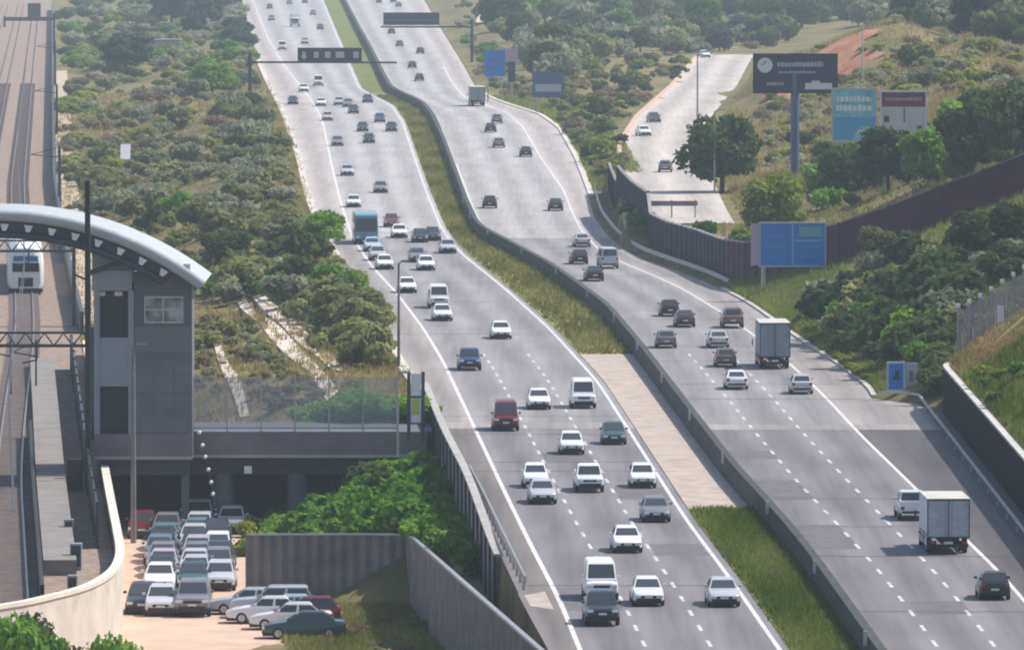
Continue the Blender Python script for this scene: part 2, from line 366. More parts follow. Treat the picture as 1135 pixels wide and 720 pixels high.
# painted lines
pl = Msh()
def line(f, y0, y1, wd, st=4, mi=0, z=.006):
    ys = frange(y0, y1, st)
    for a, c in zip(ys[:-1], ys[1:]): pl.quad((f(a) - wd / 2, a, z), (f(a) + wd / 2, a, z), (f(c) + wd / 2, c, z), (f(c) - wd / 2, c, z), mi)
line(LL, 300, 2600, .22, mi=1); line(LR, 300, 2600, .20); line(RR, 300, 1500, .20, mi=1); line(off(MB, .75), 300, 1000, .2)
def mix(f, g_, t): return lambda y: f(y) * (1 - t) + g_(y) * t
MB7 = off(MB, .75)
for f in (mix(LL, LR, .335), mix(LL, LR, .665), mix(MB7, RR, .315), mix(MB7, RR, .63)):
    y = 306
    while y < 610: line(f, y, y + 3.0, .17, 5, 2); y += 7.8
pl.build('lane_markings', ['white_paint', 'yellow_paint', 'dash_paint'], kind='structure')
rp_ = Msh()
for f0, f1, n in ((LL, LR, 4), (MB7, RR, 4)):
    for k in range(n):
        y = 392 + k * 34 + rng.uniform(0, 8); u = rng.choice((.02, .35, .68)); ln = rng.uniform(6, 22); fa, fb = mix(f0, f1, u), mix(f0, f1, u + .30)
        ys_ = frange(y, y + ln, 4)
        for a, c in zip(ys_[:-1], ys_[1:]): rp_.quad((fa(a), a, .0035), (fb(a), a, .0035), (fb(c), c, .0035), (fa(c), c, .0035))
rp_.build('asphalt_repairs', mat('asphalt_repair', (.125, .115, .12), .8, var=.2, scale=.8, world=True), kind='structure')
jt = Msh()
for k in range(26):
    y = 382 + k * 18.5 + rng.uniform(0, 14); f0, f1 = rng.choice(((L, LRx), (MBx, RE2))); w0 = rng.uniform(.04, .1); xs_ = frange(f0(y) + .2, f1(y) - .2, 1.2); j_ = [y + rng.uniform(-.25, .25) for _ in xs_]
    for i in range(len(xs_) - 1): jt.quad((xs_[i], j_[i] - w0, .0085), (xs_[i + 1], j_[i + 1] - w0, .0085), (xs_[i + 1], j_[i + 1] + w0 * 2, .0085), (xs_[i], j_[i] + w0 * 2, .0085))
jt.build('sealed_cracks', mat('crack_sealer', (.06, .058, .06), .7), kind='structure')
# pale kerbs along both outer edges
def kerb(f, y0, y1, m='pale_concrete', w_=.45, h=.13, st=6):
    ys = frange(y0, y1, st); kb = Msh(); kb.wall([(f(y), y) for y in ys], w_, lambda i: -.2, lambda i: h); return kb.build('kerb', m, kind='structure')
kerb(off(L, -.2), 560, 1600, 'pale_concrete', .7); kerb(off(RE, .25), 556, 700, 'pale_concrete'); kerb(off(RE, .3), 900, 1350, 'pale_concrete', .6)
p = [G(581, 659, .004), G(604, 655, .004), G(614, 675, .004), G(588, 671, .004)]
pb = Msh(); pb.add(p, [(0, 1, 2, 3)]); pb.build('gore_patch', 'paved', kind='structure')
# side road up the hill to the right
ys = frange(779, 1500, 6)
strip('side_road', off(SR, -4.6), off(SR, 4.6), ys, 'side_asphalt', 2.06, 2)
kb = Msh(); kb.wall([(SR(y) - 4.8, y) for y in ys], .5, lambda i: 1.5, lambda i: 2.3); kb.build('kerb', 'tan_ground', kind='structure')
def strip_t(name, f, offs, ys, m, lift=.05):
    vs, fs = [], []; n = len(offs)
    for y in ys: vs += [(f(y) + o, y, zt(f(y) + o, y) + lift) for o in offs]
    for i in range(len(ys) - 1):
        for j in range(n - 1): fs.append((i * n + j, i * n + j + 1, (i + 1) * n + j + 1, (i + 1) * n + j))
    b_ = Msh(); b_.add(vs, fs); o = b_.build(name, m, kind='structure', smooth=60); return o
strip_t('verge', RE, (.55, 1, 2, 3, 4.5), frange(558, 700, 4), 'verge'); strip_t('verge', RE, (.6, 1, 2, 3, 4.5, 6), frange(912, 1330, 5), 'verge')
strip_t('verge', L, (-3.2, -2, -1, -.6), frange(700, 1300, 5), 'verge')
# sandy track going away beyond the sign gantry
# car park surface
cp = Msh(); cp.add([(-24, 300, GZ + .03), (-3, 300, GZ + .03), (-6.5, 452, GZ + .03), (-13.2, 470, GZ + .03), (-15.5, 529, GZ + .03), (-24, 529, GZ + .03)], [(0, 1, 2, 3, 4, 5)])
cp.build('car_park', 'tan_ground', kind='structure')

# ------------------------------------------------------------------ median barrier
ys = frange(300, 1000, 4) + frange(1006, 2500, 8)
mbt = thing('median_barrier', 'dark concrete barrier running along the median between the two carriageways', 'barrier')
bb = Msh(); rings = []
for i, y in enumerate(ys):
    d = .33 if y < 1100 else .45; x = MB(y); rings.append([(x - d, y, -.1), (x + d, y, -.1), (x + d, y, .12), (x + d * .6, y, 1.1), (x - d * .6, y, 1.1), (x - d, y, .12)])
bb.loft(rings); bb.build('barrier_wall', 'barrier', mbt, smooth=25)
y = 330
while y < 900:
    m_ = Msh(); x = MB(y) - .35; m_.box(x - .08, x + .07, y - .06, y + .06, .75, 1.38); m_.build('reflector', 'coping', mbt); y += 38

# ------------------------------------------------------------------ left: retaining wall, crash barrier, fence, bridge
ys = frange(424, 553, 3)
wl = thing('retaining_wall', 'grey panelled wall along the left shoulder above the green bank', 'wall')
wt_ = lambda y: .15 + .85 * sst(424, 478, y)
m_ = Msh(); m_.wall([(L(y) - .15, y) for y in ys], .3, lambda i: -4.5, lambda i: wt_(ys[i])); m_.build('wall_face', 'sheet_fence', wl)
for i, y in enumerate(ys[::2]):
    m_ = Msh(); m_.box(L(y) - .42, L(y) - .28, y - .12, y + .12, -4, wt_(y) + .03); m_.build('rib', 'dark_concrete', wl)
m_ = Msh(); m_.wall([(L(y) - .15, y) for y in ys], .42, lambda i: wt_(ys[i]) + .002, lambda i: wt_(ys[i]) + .12); m_.build('coping', 'concrete', wl)
def crash_barrier(path, label, post=4, h=.8, m='steel', zf=lambda x, y: 0, hb=.34):
    t = thing('crash_barrier', label, 'crash barrier'); mb = Msh()
    mb.wall(path, .09, lambda i: zf(*path[i]) + h - hb, lambda i: zf(*path[i]) + h); mb.build('beam', m, t)
    acc = 0
    for a, c in zip(path[:-1], path[1:]):
        acc += math.dist(a, c)
        if acc >= post:
            acc = 0; pb_ = Msh(); z = zf(*a); pb_.box(a[0] - .06, a[0] + .06, a[1] - .06, a[1] + .06, z - .1, z + h - .36); pb_.build('post', m, t)
    return t
crash_barrier([(L(y) + .35, y) for y in frange(404, 480, 2)], 'steel crash barrier on the left shoulder where the sheet fence meets the road')
ys = frange(357, 452, 2.2)
fpath = [(-14.2, 472), (-12, 472), (-9.5, 472), (-7.2, 472), (-5.6, 471.8)]
fz = [GZ] * 5; ft = [-2.4] * 5
for k in range(1, 17):
    t = k / 16; y = 472 - 112 * t; fpath.append((-5.5 + t * 7.0, y)); fz.append(-6 + 2.6 * sst(.1, 1.1, t)); ft.append(-2.4 + 3.4 * t)
sf = thing('sheet_fence', 'grey corrugated sheet fence behind the parked cars climbing to the road', 'fence')
dense = []; dz = []; dtp = []
for i in range(len(fpath) - 1):
    a, c = fpath[i], fpath[i + 1]; n = max(2, int(math.dist(a, c) / .3))
    for k in range(n):
        t = k / n; dense.append((a[0] + (c[0] - a[0]) * t, a[1] + (c[1] - a[1]) * t)); dz.append(fz[i] + (fz[i + 1] - fz[i]) * t - .8); dtp.append(ft[i] + (ft[i + 1] - ft[i]) * t)
zig = []
for i, (x, y) in enumerate(dense):
    a = Vector(dense[max(0, i - 1)]); c = Vector(dense[min(len(dense) - 1, i + 1)]); d = (c - a).normalized(); s_ = .07 if i % 2 else -.07; zig.append((x - d.y * s_, y + d.x * s_))
m_ = Msh(); m_.wall(zig, .03, lambda i: dz[i], lambda i: dtp[i]); m_.build('sheeting', 'sheet_fence', sf)
for i in range(0, len(dense), 10):
    x, y = dense[i]; m_ = Msh(); m_.box(x - .07, x + .07, y + .12, y + .26, dz[i], dtp[i] - .06); m_.build('post', 'sheet_fence', sf)
m_ = Msh(); m_.wall(dense, .22, lambda i: dtp[i] - .05, lambda i: dtp[i] + .06); m_.build('top_rail', 'steel', sf)

# bridge deck over the underpass
XD0, XD1 = -24.1, L(524) - .4
dk = thing('bridge_deck', 'grey concrete bridge deck over the dark underpass behind the car park', 'bridge')
m_ = Msh(); m_.box(XD0, XD1, 522, 530.5, -1.1, -.02); m_.build('slab', 'grey_concrete', dk)
m_ = Msh(); m_.box(XD0, XD1 - .3, 521.5, 521.98, -1.45, -.02); m_.build('edge_beam', M.setdefault('edge_beam', mat('edge_beam', (.18, .15, .165), .85, var=.15, scale=.4)), dk)
m_ = Msh(); m_.box(XD0, XD1 - .3, 521.42, 521.49, -1.56, -1.38); m_.build('lit_edge', 'concrete', dk)  # paler strip paints in the lit bottom edge of the beam
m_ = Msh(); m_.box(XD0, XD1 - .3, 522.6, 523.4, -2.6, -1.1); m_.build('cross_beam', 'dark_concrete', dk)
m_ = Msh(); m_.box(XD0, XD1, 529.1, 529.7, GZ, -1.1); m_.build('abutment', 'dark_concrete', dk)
for px in (248, 330):
    x = D(px, 560, 523).x; m_ = Msh(); m_.tube([(x, 523.2, GZ), (x, 523.2, -2.6)], .62, 14); m_.build('column', 'grey_concrete', dk, smooth=40)
for px, py in ((275, 520),):
    q_ = D(px, py, 521.8); m_ = Msh(); m_.box(q_.x - .22, q_.x + .22, 521.5, 521.7, q_.z - .22, q_.z + .22); m_.build('lamp', 'white', dk)
scr = thing('noise_screen', 'tall see-through screen standing on the bridge deck edge', 'screen')
xs = frange(D(214, 440, 521.7).x, D(440, 440, 521.7).x, 2.0)
for a, c in zip(xs[:-1], xs[1:]):
    m_ = Msh(); m_.box(a + .06, c - .06, 521.68, 521.71, .15, 3.2); m_.build('pane', 'screen', scr)
for a in xs:
    m_ = Msh(); m_.box(a - .05, a + .05, 521.62, 521.78, -.02, 3.25); m_.build('post', 'steel', scr)
m_ = Msh(); m_.box(xs[0], xs[-1], 521.64, 521.76, .122, .24); m_.build('bottom_rail', 'steel', scr)
tp = thing('notice_sign', 'narrow white and lime panel between two dark posts at the end of the bridge screen', 'sign', D(461, 470, 519.5))
m_ = Msh(); m_.box(-.3, .3, -.04, .04, .1, 3.0); m_.build('board', 'white', tp)
m_ = Msh(); m_.box(-.22, .22, -.055, -.042, .55, 1.5); m_.build('lime_field', 'yellowgreen', tp)
m_ = Msh(); m_.box(-.3, .3, -.06, -.045, 1.55, 1.68); m_.build('bar', 'dark_steel', tp)
for s_ in (-.42, .42):
    m_ = Msh(); m_.box(s_ - .1, s_ + .1, -.1, .1, -1, 3.1); m_.build('post', 'dark_steel', tp)
# string of festoon lamps from the tower corner
fl = thing('festoon_lamps', 'string of round white lamps hanging from the lift tower corner', 'lamps')
fp = [D(x, y, 518) for x, y in ((221, 479), (224.5, 493), (227.5, 506), (231, 520), (234, 534), (236, 547), (238, 560))]
m_ = Msh(); m_.tube(fp, .03, 5); m_.build('cable', 'dark_steel', fl)
for q_ in fp[:-1]:
    bm = bmesh.new(); bmesh.ops.create_icosphere(bm, subdivisions=2, radius=.12); me = bpy.data.meshes.new('bulb'); bm.to_mesh(me); bm.free(); me.materials.append(M['white'])
    for p_ in me.polygons: p_.use_smooth = True
    o = link('bulb', me, fl); o.location = q_

# ------------------------------------------------------------------ station: platform, curved parapet, lift tower, arched canopy
wpx = [(95, 380), (105, 450), (112, 495), (118, 530), (125, 567), (130, 592), (133, 610), (131, 624), (124, 635), (110, 645), (90, 654), (60, 662), (30, 669), (0, 674), (-40, 680), (-120, 690)]
wpt = [G(x, y, -2.1) for x, y in wpx]
sm = []
for i in range(len(wpt) - 1):
    p0, p1, p2, p3 = wpt[max(0, i - 1)], wpt[i], wpt[i + 1], wpt[min(len(wpt) - 1, i + 2)]
    for k in range(6):
        t = k / 6; sm.append(tuple((.5 * ((2 * p1) + (p2 - p0) * t + (2 * p0 - 5 * p1 + 4 * p2 - p3) * t * t + (3 * p1 - p0 - 3 * p2 + p3) * t ** 3)).to_2d()))
sm.append(tuple(wpt[-1].to_2d()))
pp = thing('parapet_wall', 'pale curved concrete parapet wall round the end of the railway platform', 'wall')
m_ = Msh(); m_.wall(sm, .3, lambda i: GZ - .5, lambda i: -2.1); m_.build('wall_face', 'pale_concrete', pp, smooth=40)
m_ = Msh(); m_.wall(sm, .46, lambda i: -2.098, lambda i: -1.9); m_.build('coping', mat('parapet_coping', (.66, .60, .52), .8, var=.1), pp, smooth=40)
inner = [(x - .25 if i < 50 else x, y + (.25 if i > 40 else 0)) for i, (x, y) in enumerate(sm)]
pf = Msh(); pf.prism(inner + [(-75, 413), (-75, 700), (Q(700), 700)], -8, -3.0); pf.build('track_bed', 'ballast', kind='structure')
rb = Msh(); ys = frange(700, 2600, 20)
for a, c in zip(ys[:-1], ys[1:]): rb.quad((Q(a) - 70, a, -2.95), (Q(a), a, -2.95), (Q(c), c, -2.95), (Q(c) - 70, c, -2.95))
rb.build('track_bed', 'ballast', kind='structure')
# tracks: each track runs parallel to the right edge of the bed
def track(o0, label):
    o = lambda y: o0 - 1.7 * sst(500, 760, y)
    t = thing('railway_track', label, 'railway track', group='railway tracks on the left')
    for d in (-.72, .72):
        m_ = Msh(); yy = frange(422, 640, 8) + frange(650, 2400, 25); m_.wall([(Q(y) - o(y) + d, y) for y in yy], .11, lambda i: -2.94, lambda i: -2.68); m_.build('rail', 'rail_steel', t)
    m_ = Msh(); y = 424
    while y < 1500: m_.box(Q(y) - o(y) - 1.25, Q(y) - o(y) + 1.25, y, y + .28, -2.94, -2.82); y += .75 if y < 760 else 1.5
    o_ = m_.build('sleepers', mat('sleeper', (.25, .20, .18), .9, var=.2), t); tag(o_, kind='stuff')
track(5.7, 'railway track nearest the platform fence, the train standing on it'); track(9.8, 'second railway track from the platform'); track(14, 'outermost railway track at the left edge of the picture')
# platform slab
m_ = Msh(); ys = frange(452, 640, 6); m_.wall([(Q(y) - 3.25, y) for y in ys], 1.7, lambda i: -3, lambda i: -2.2); m_.build('platform', 'platform', kind='structure')
m_ = Msh(); m_.wall([(Q(y) - 4.3, y) for y in frange(430, 560, 5)], .2, lambda i: -3, lambda i: -1.7)
m_.build('platform_fence', 'black', label='low black fence running between the railway track and the platform', cat='fence')
ds = thing('platform_screen', 'dark glazed screen along the back of the railway platform', 'screen')
ys = frange(470, 640, 5)
m_ = Msh(); m_.wall([(Q(y) - 1.1, y) for y in ys], .1, lambda i: -3, lambda i: -.6); m_.build('glazing', mat('dark_glazing', (.02, .028, .035), .4, var=.4, scale=.4), ds)
for y in ys[::2]:
    m_ = Msh(); m_.box(Q(y) - 1.2, Q(y) - 1.0, y - .08, y + .08, -3, -.5); m_.build('post', 'dark_steel', ds)
# clutter on the platform: cabinets and benches
for i, (px, py, w_, h_, m0, lb) in enumerate(((83, 545, .85, 1.9, 'black', 'tall black equipment cabinet on the platform beside the curved wall'), (76, 600, .5, 1.2, 'steel', 'short grey cabinet on the platform nearest the black cabinet'),
                                   (84, 632, .6, 1.4, 'panel_grey', 'pale grey cabinet on the platform below the black one'), (80, 655, .5, .8, 'steel', 'small grey box on the platform nearest the curved wall end'))):
    q_ = G(px, py, -3.0); t = thing('equipment_cabinet', lb, 'cabinet', q_, group='cabinets on the platform')
    m_ = Msh(); m_.box(-w_ / 2, w_ / 2, 0, .7, .1, h_); m_.build('cabinet', m0, t, bevel=.03)
    m_ = Msh(); m_.box(-w_ / 2 + .06, w_ / 2 - .06, -.02, -.004, .2, h_ - .12); m_.build('door', 'dark_steel' if m0 != 'black' else 'trim', t)
    m_ = Msh(); m_.box(-w_ / 2 + .03, w_ / 2 - .03, .05, .65, 0, .1); m_.build('plinth', 'concrete', t)
# lift tower
TY = 520.0
def tx(px): return D(px, 400, TY).x
def tz(py): return D(200, py, TY).z
tw = thing('lift_tower', 'grey station lift tower with glazed top beside the underpass', 'tower')
x0, x1, x2 = tx(106), tx(149), tx(213)
m_ = Msh(); m_.box(x1, x2, TY, TY + 3.4, -.05, tz(312)); m_.build('shaft', 'tower_grey', tw)
m_ = Msh()
for k in range(1, 4): m_.box(x1 + .02, x2 - .003, TY - .012, TY - .002, k * 1.15, k * 1.15 + .05)
for x in (x1 + 1.15, x1 + 2.3): m_.box(x, x + .045, TY - .018, TY - .0125, .02, tz(392))
o = m_.build('panel_joints', 'grey_concrete', tw)
m_ = Msh(); m_.box(x1 - .12, x2 + .1, TY - .15, TY + 3.5, tz(312) + .003, tz(304)); m_.build('roof', 'grey_concrete', tw)
m_ = Msh(); m_.box(x1 + .02, x2 - .02, TY - .05, TY - .003, tz(390), tz(362)); m_.build('spandrel', mat('spandrel', (.16, .155, .165), .6), tw)
m_ = Msh(); m_.box(x1 + .02, x2 - .1, TY - .05, TY - .003, tz(360), tz(314)); fr = m_.build('window', 'grey_concrete', tw)
m_ = Msh(); m_.box(tx(160), tx(204), TY - .08, TY - .053, tz(358), tz(328)); m_.build('pane', mat('tower_pane', (.10, .145, .14), .15, var=.5, scale=1.2, col2=(.42, .48, .46)), fr)  # pale blotches in the pane colour are painted reflections
m_ = Msh()
for z in (tz(357), tz(343), tz(329)): m_.box(tx(160), tx(203), TY - .11, TY - .083, z - .05, z + .05)
for x in (tx(161), tx(181), tx(202)): m_.box(x - .04, x + .04, TY - .14, TY - .112, tz(357), tz(329))
m_.build('frame', 'coping', fr)
m_ = Msh(); m_.box(x0 - .1, x2 + .02, TY - .1, 521.45, -1.45, -.06); m_.build('landing_beam', M['edge_beam'], dk)
m_ = Msh(); m_.box(x0 - .1, x2 + .02, TY - .16, TY - .103, -1.56, -1.36); m_.build('lit_edge', 'concrete', dk)  # same painted lit edge, carried on under the landing
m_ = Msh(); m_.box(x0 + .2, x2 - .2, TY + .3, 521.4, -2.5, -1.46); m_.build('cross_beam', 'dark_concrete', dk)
for x in (x0 + .5, x2 - .45):
    m_ = Msh(); m_.box(x - .22, x + .22, TY + .6, TY + 1.04, GZ, -2.5); m_.build('column', 'grey_concrete', dk)
st = thing('stair_tower', 'grey stair tower with open dark top landing left of the lift tower', 'tower')
m_ = Msh(); m_.box(x0 + .1, x1 - .02, TY + .5, TY + 3.3, -.05, tz(322)); m_.build('core', mat('stair_shade', (.035, .035, .042), .8), st)  # solid near-black box: shade inside the openings is put into its colour
m_ = Msh(); m_.box(x0, x1 - .02, TY, TY + .49, tz(428), tz(374)); m_.build('balustrade', 'panel_grey', st)
for a, c in ((x0 - .1, x0 + .25), (x1 - .36, x1 - .03)):
    m_ = Msh(); m_.box(a, c, TY - .06, TY - .003, -.05, tz(322)); m_.build('pillar', 'panel_grey', st)
m_ = Msh(); m_.box(x0 - .2, x1 - .13, TY - .1, TY + 3.3, tz(322) + .003, tz(300)); m_.build('roof', 'panel_grey', st)
for px in (108, 127):
    m_ = Msh(); a = tx(px); m_.box(a, a + .45, TY + .3, TY + .49, tz(328), tz(323) - .02); m_.build('lamp', 'white', st)
# arched canopy over the platforms
AX, AZ, AR = D(-3, 232, TY).x, D(0, 232, TY).z, 20.2
cn = thing('arched_canopy', 'pale arched roof with white trussed edge spanning the railway tracks', 'canopy')
def arc(r, a0, a1, n, y): return [(AX + r * math.sin(a), y, AZ - AR + r * math.cos(a)) for a in frange(a0, a1, (a1 - a0) / n)]
A0, A1 = -.66, .655
m_ = Msh(); ra, rb_ = [], []
rings = []
for a in frange(A0, A1, (A1 - A0) / 40):
    s_, c_ = math.sin(a), math.cos(a)
    rings.append([(AX + r_ * s_, y_, AZ - AR + r_ * c_) for r_, y_ in ((AR, TY - 1), (AR, TY + 9), (AR - .25, TY + 9), (AR - .25, TY - 1))])
m_.loft(rings); m_.build('roof_shell', mat('canopy_roof', (.38, .41, .42), .85, var=.08), cn, smooth=30)
rings = [[(AX + r_ * math.sin(a), y_, AZ - AR + r_ * math.cos(a)) for r_, y_ in ((AR - .5, TY - .95), (AR - .5, TY - .8), (AR - 1.4, TY - .8), (AR - 1.4, TY - .95))] for a in frange(A0, A1 - .10, .034)]
m_ = Msh(); m_.loft(rings); m_.build('fascia', 'dark_steel', cn, smooth=30)
m_ = Msh(); m_.tube(arc(AR - .3, A0, A1, 40, TY - 1.2), .35, 10); m_.build('edge_beam', mat('canopy_edge', (.40, .43, .44), .8, 0, var=.08), cn, smooth=60)
m_ = Msh(); m_.tube(arc(AR - 1.45, A0, A1 - .10, 40, TY - 1.2), .2, 8); m_.build('lower_chord', 'dark_steel', cn, smooth=60)
for a in frange(A0 + .03, A1 - .12, .072):
    s_, c_ = math.sin(a), math.cos(a); m_ = Msh()
    def ap(r_, t_, y_): return (AX + r_ * math.sin(a + t_), y_, AZ - AR + r_ * math.cos(a + t_))
    m_.loft([[ap(AR - 1.20, -.006, y_), ap(AR - 1.20, .006, y_), ap(AR - .80, .013, y_), ap(AR - .80, -.013, y_)] for y_ in (TY - 1.3, TY - 1.1)]); m_.build('web_plate', 'white', cn)
m_ = Msh(); m_.box(tx(205), tx(212), TY - 1.3, TY + .2, tz(304) + .005, tz(291)); m_.build('bearing', 'white', cn)
m_ = Msh(); m_.tube([(tx(100), TY - .5, tz(302)), (tx(125), TY - .5, tz(293)), (tx(150), TY - .5, tz(288)), (tx(175), TY - .5, tz(286)), (tx(195), TY - .5, tz(291))], .14, 8); m_.build('tie', 'dark_steel', cn, smooth=60)
m_ = Msh(); m_.add([(tx(102), TY + .3, tz(300)), (tx(150), TY + .3, tz(300)), (tx(150), TY + .3, tz(291)), (tx(125), TY + .3, tz(276)), (tx(102), TY + .3, tz(266)), (tx(102), TY + .5, tz(300)), (tx(150), TY + .5, tz(300)), (tx(150), TY + .5, tz(291)), (tx(125), TY + .5, tz(276)), (tx(102), TY + .5, tz(266))],
    [(0, 1, 2, 3, 4), (9, 8, 7, 6, 5), (0, 5, 6, 1), (1, 6, 7, 2), (2, 7, 8, 3), (3, 8, 9, 4), (4, 9, 5, 0)]); m_.build('gable_panel', 'panel_grey', cn)
# train
q_ = G(28.5, 324, -2.75); trn = thing('train', 'white commuter train with dark windscreen on the railway track under the arched canopy', 'train', q_)
trn.rotation_euler.z = math.atan2(Q(q_.y) - Q(q_.y + 40), 40)
W2 = 1.55; rings = []
for y_, k, zz in ((0, .80, 3.3), (.25, .93, 3.75), (.9, 1, 4.1), (60, 1, 4.1)):
    rings.append([(-W2 * .9 * k, y_, .35), (W2 * .9 * k, y_, .35), (W2 * k, y_, .8), (W2 * k, y_, 2.6 * zz / 4.1), (W2 * k * .86, y_, zz - .45), (W2 * k * .5, y_, zz), (-W2 * k * .5, y_, zz), (-W2 * k * .86, y_, zz - .45), (-W2 * k, y_, 2.6 * zz / 4.1), (-W2 * k, y_, .8)])
m_ = Msh(); m_.loft(rings); m_.build('body', 'white', trn, smooth=30)
m_ = Msh(); m_.box(-1.12, 1.12, -.06, -.004, 1.75, 2.5); m_.build('windscreen', 'black', trn, bevel=.02)
m_ = Msh(); m_.box(-1.05, 1.05, -.06, .3, 2.66, 3.1); m_.build('destination_band', mat('train_blue', (.03, .16, .30), .4), trn)
m_ = Msh(); m_.box(-.62, .62, -.07, -.003, .5, 1.25); m_.build('coupler_hatch', 'black', trn)
m_ = Msh(); m_.box(-1.45, 1.45, .05, 59, .0, .33); m_.build('underframe', 'black', trn)
for s_ in (-1, 1):
    m_ = Msh(); m_.box(s_ * 1.05 - .14, s_ * 1.05 + .14, -.05, .05, 1.0, 1.25); m_.build('headlight', 'headlight', trn)
    for k in range(6):
        m_ = Msh(); yy = 3 + k * 9; m_.box(s_ * W2 - .02, s_ * W2 + .02, yy, yy + 7, 1.7, 2.5); m_.build('side_window', 'glass', trn)
# catenary masts
def mast(px, py, h, label, arm=2.4, r=.13, z=-3.0):
    q_ = G(px, py, z); t = thing('catenary_mast', label, 'mast', q_, group='catenary masts of the railway')
    m_ = Msh(); m_.tube([(0, 0, 0), (0, 0, h)], r, 8, r2=r * .8); m_.build('pole', 'dark_steel', t, smooth=40)
    m_ = Msh(); m_.tube([(0, 0, h - 1.2), (-arm, 0, h - .9)], .06, 6); m_.tube([(0, 0, h - .2), (-arm, 0, h - .9)], .04, 6); m_.build('bracket', 'dark_steel', t); return t
q_ = D(97.5, 400, 515.5); t = thing('catenary_mast', 'tall black mast rising in front of the arched canopy', 'mast', (q_.x, 515.5, -3.0), 0, 'catenary masts of the railway')
m_ = Msh(); m_.tube([(0, 0, 0), (0, 0, 18.0)], .2, 8, r2=.16); m_.build('pole', 'black', t, smooth=40)
m_ = Msh(); m_.tube([(0, 0, 12.2), (-.9, 0, 12.6)], .07, 6); m_.build('bracket', 'black', t)
mast(40, 440, 4.0, 'thin railway mast between the tracks in front of the train', 1.6, .07)
mast(12, 440, 4.0, 'thin railway mast at the left edge in front of the train', 1.4, .07)
mast(66, 235, 7, 'dark catenary mast beside the tracks just behind the canopy', 3, .2)
mast(63, 150, 7, 'catenary mast beside the tracks, second behind the canopy', 3, .2)
mast(61, 95, 7.5, 'catenary mast beside the tracks, third behind the canopy', 3, .22)
mast(60, 60, 8, 'farthest catenary mast but one beside the tracks', 3, .24)
fb = Msh(); ys = frange(690, 2300, 12); fb.wall([(Q(y) + .2, y) for y in ys], .3, lambda i: -3, lambda i: -1.3)
fb.build('track_fence', 'dark_steel', label='dark fence along the right side of the railway tracks', cat='fence')
strip_t('dirt_track', Q, (.5, 1.2, 2, 2.8), frange(700, 1600, 6), 'sand', .12)
patch('dirt_track', [(527, 27), (533, 10), (536, -6), (551, -6), (547, 10), (542, 27)], 'sand', lift=.3)
for Yp, lb in ((560, 'dark catenary portal over the tracks above the near platform'), (700, 'dark catenary portal over the tracks behind the train')):
    t = thing('catenary_portal', lb, 'portal', (0, Yp, 0)); xa, xb = Q(Yp) - 16, Q(Yp) - .3
    for x in (xa, xb):
        m_ = Msh(); m_.box(x - .14, x + .14, -.14, .14, -3, 4.2); m_.build('post', 'dark_steel', t)
    m_ = Msh(); m_.box(xa, xb, -.12, .12, 2.9, 3.1); m_.box(xa, xb, -.12, .12, 3.75, 3.9); x = xa
    while x < xb - 1: m_.tube([(x, 0, 3.0), (x + .6, 0, 3.8), (x + 1.2, 0, 3.0)], .06, 4); x += 1.2
    m_.build('truss', 'dark_steel', t)
    for k in range(3):
        m_ = Msh(); x = xb - 3.6 - k * 4.1; m_.tube([(x, 0, 3), (x, 0, 2.1), (x - .9, 0, 1.9)], .07, 5); m_.build('hanger', 'dark_steel', t)
for k in range(3):
    m_ = Msh(); yy = frange(430, 1400, 30); m_.tube([(Q(y) - 5.7 - k * 4.1 + 1.7 * sst(500, 760, y), y, 1.9) for y in yy], .035, 4); m_.tube([(Q(y) - 5.7 - k * 4.1 + 1.7 * sst(500, 760, y), y, 3.0) for y in yy], .03, 4)
    m_.build('overhead_wire', 'dark_steel', label=('overhead wires of the railway track nearest the platform', 'overhead wires of the second railway track', 'overhead wires of the outermost railway track')[k], cat='wires')
# railway gantry far away
Yg = 2050; gq = thing('signal_gantry', 'hazy signal gantry across the railway tracks at the top left', 'gantry', (0, 0, 0))
xa, xb = D(5, 20, Yg).x, D(60, 20, Yg).x; zg = D(30, 21, Yg).z
for i, x in enumerate((xa, xb)):
    m_ = Msh(); m_.box(x - .25, x + .25, Yg - .2, Yg + .2, -3, zg + .6); m_.build('post', 'dark_steel', gq)
m_ = Msh(); m_.box(xa, xb, Yg - .3, Yg + .3, zg - .5, zg + .4); m_.build('beam', 'dark_steel', gq)
m_ = Msh(); xc = D(38, 10, Yg).x; m_.box(xc - 1.5, xc + 1.5, Yg - .5, Yg - .31, zg + .0, zg + 3.6); m_.build('signal_board', 'dark_steel', gq)
# lamp poles
def lamp_pole(px, py, h, label, Yz=0, r=.09, m='steel', arm=0):
    q_ = G(px, py, Yz); t = thing('lamp_pole', label, 'lamp pole', q_)
    m_ = Msh(); m_.tube([(0, 0, -.3), (0, 0, h)], r, 8, r2=r * .65); m_.build('pole', m, t, smooth=40)
    m_ = Msh(); m_.tube([(0, 0, h - .05), (arm or .5, 0, h + .15)], r * .5, 6); m_.build('arm', m, t)
    m_ = Msh(); m_.box((arm or .5) - .1, (arm or .5) + .5, -.13, .13, h + .1, h + .22); m_.build('lamp_head', m, t); return t
lamp_pole(442, 408, 7.0, 'grey lamp pole on the left verge where the bridge screen begins', 0, .11, 'sheet_fence', .25)
lamp_pole(441, 500, 4.4, 'thin pale pole standing at the right end of the bridge screen', -.2, .07, 'steel', .15)
lamp_pole(148, 602, 11.4, 'tall grey lamp pole in front of the stair tower', GZ, .17, 'sheet_fence', .3)
lamp_pole(773, 140, 9, 'pale lamp pole beside the upper side road', 2, .13, 'steel', .8)
lamp_pole(792, 215, 8, 'grey lamp pole in front of the dark round tree', 2, .1, 'steel', .6)
lamp_pole(956, 90, 7, 'slender pale pole on the dry hill above the billboards', 8, .1, 'coping', .4)

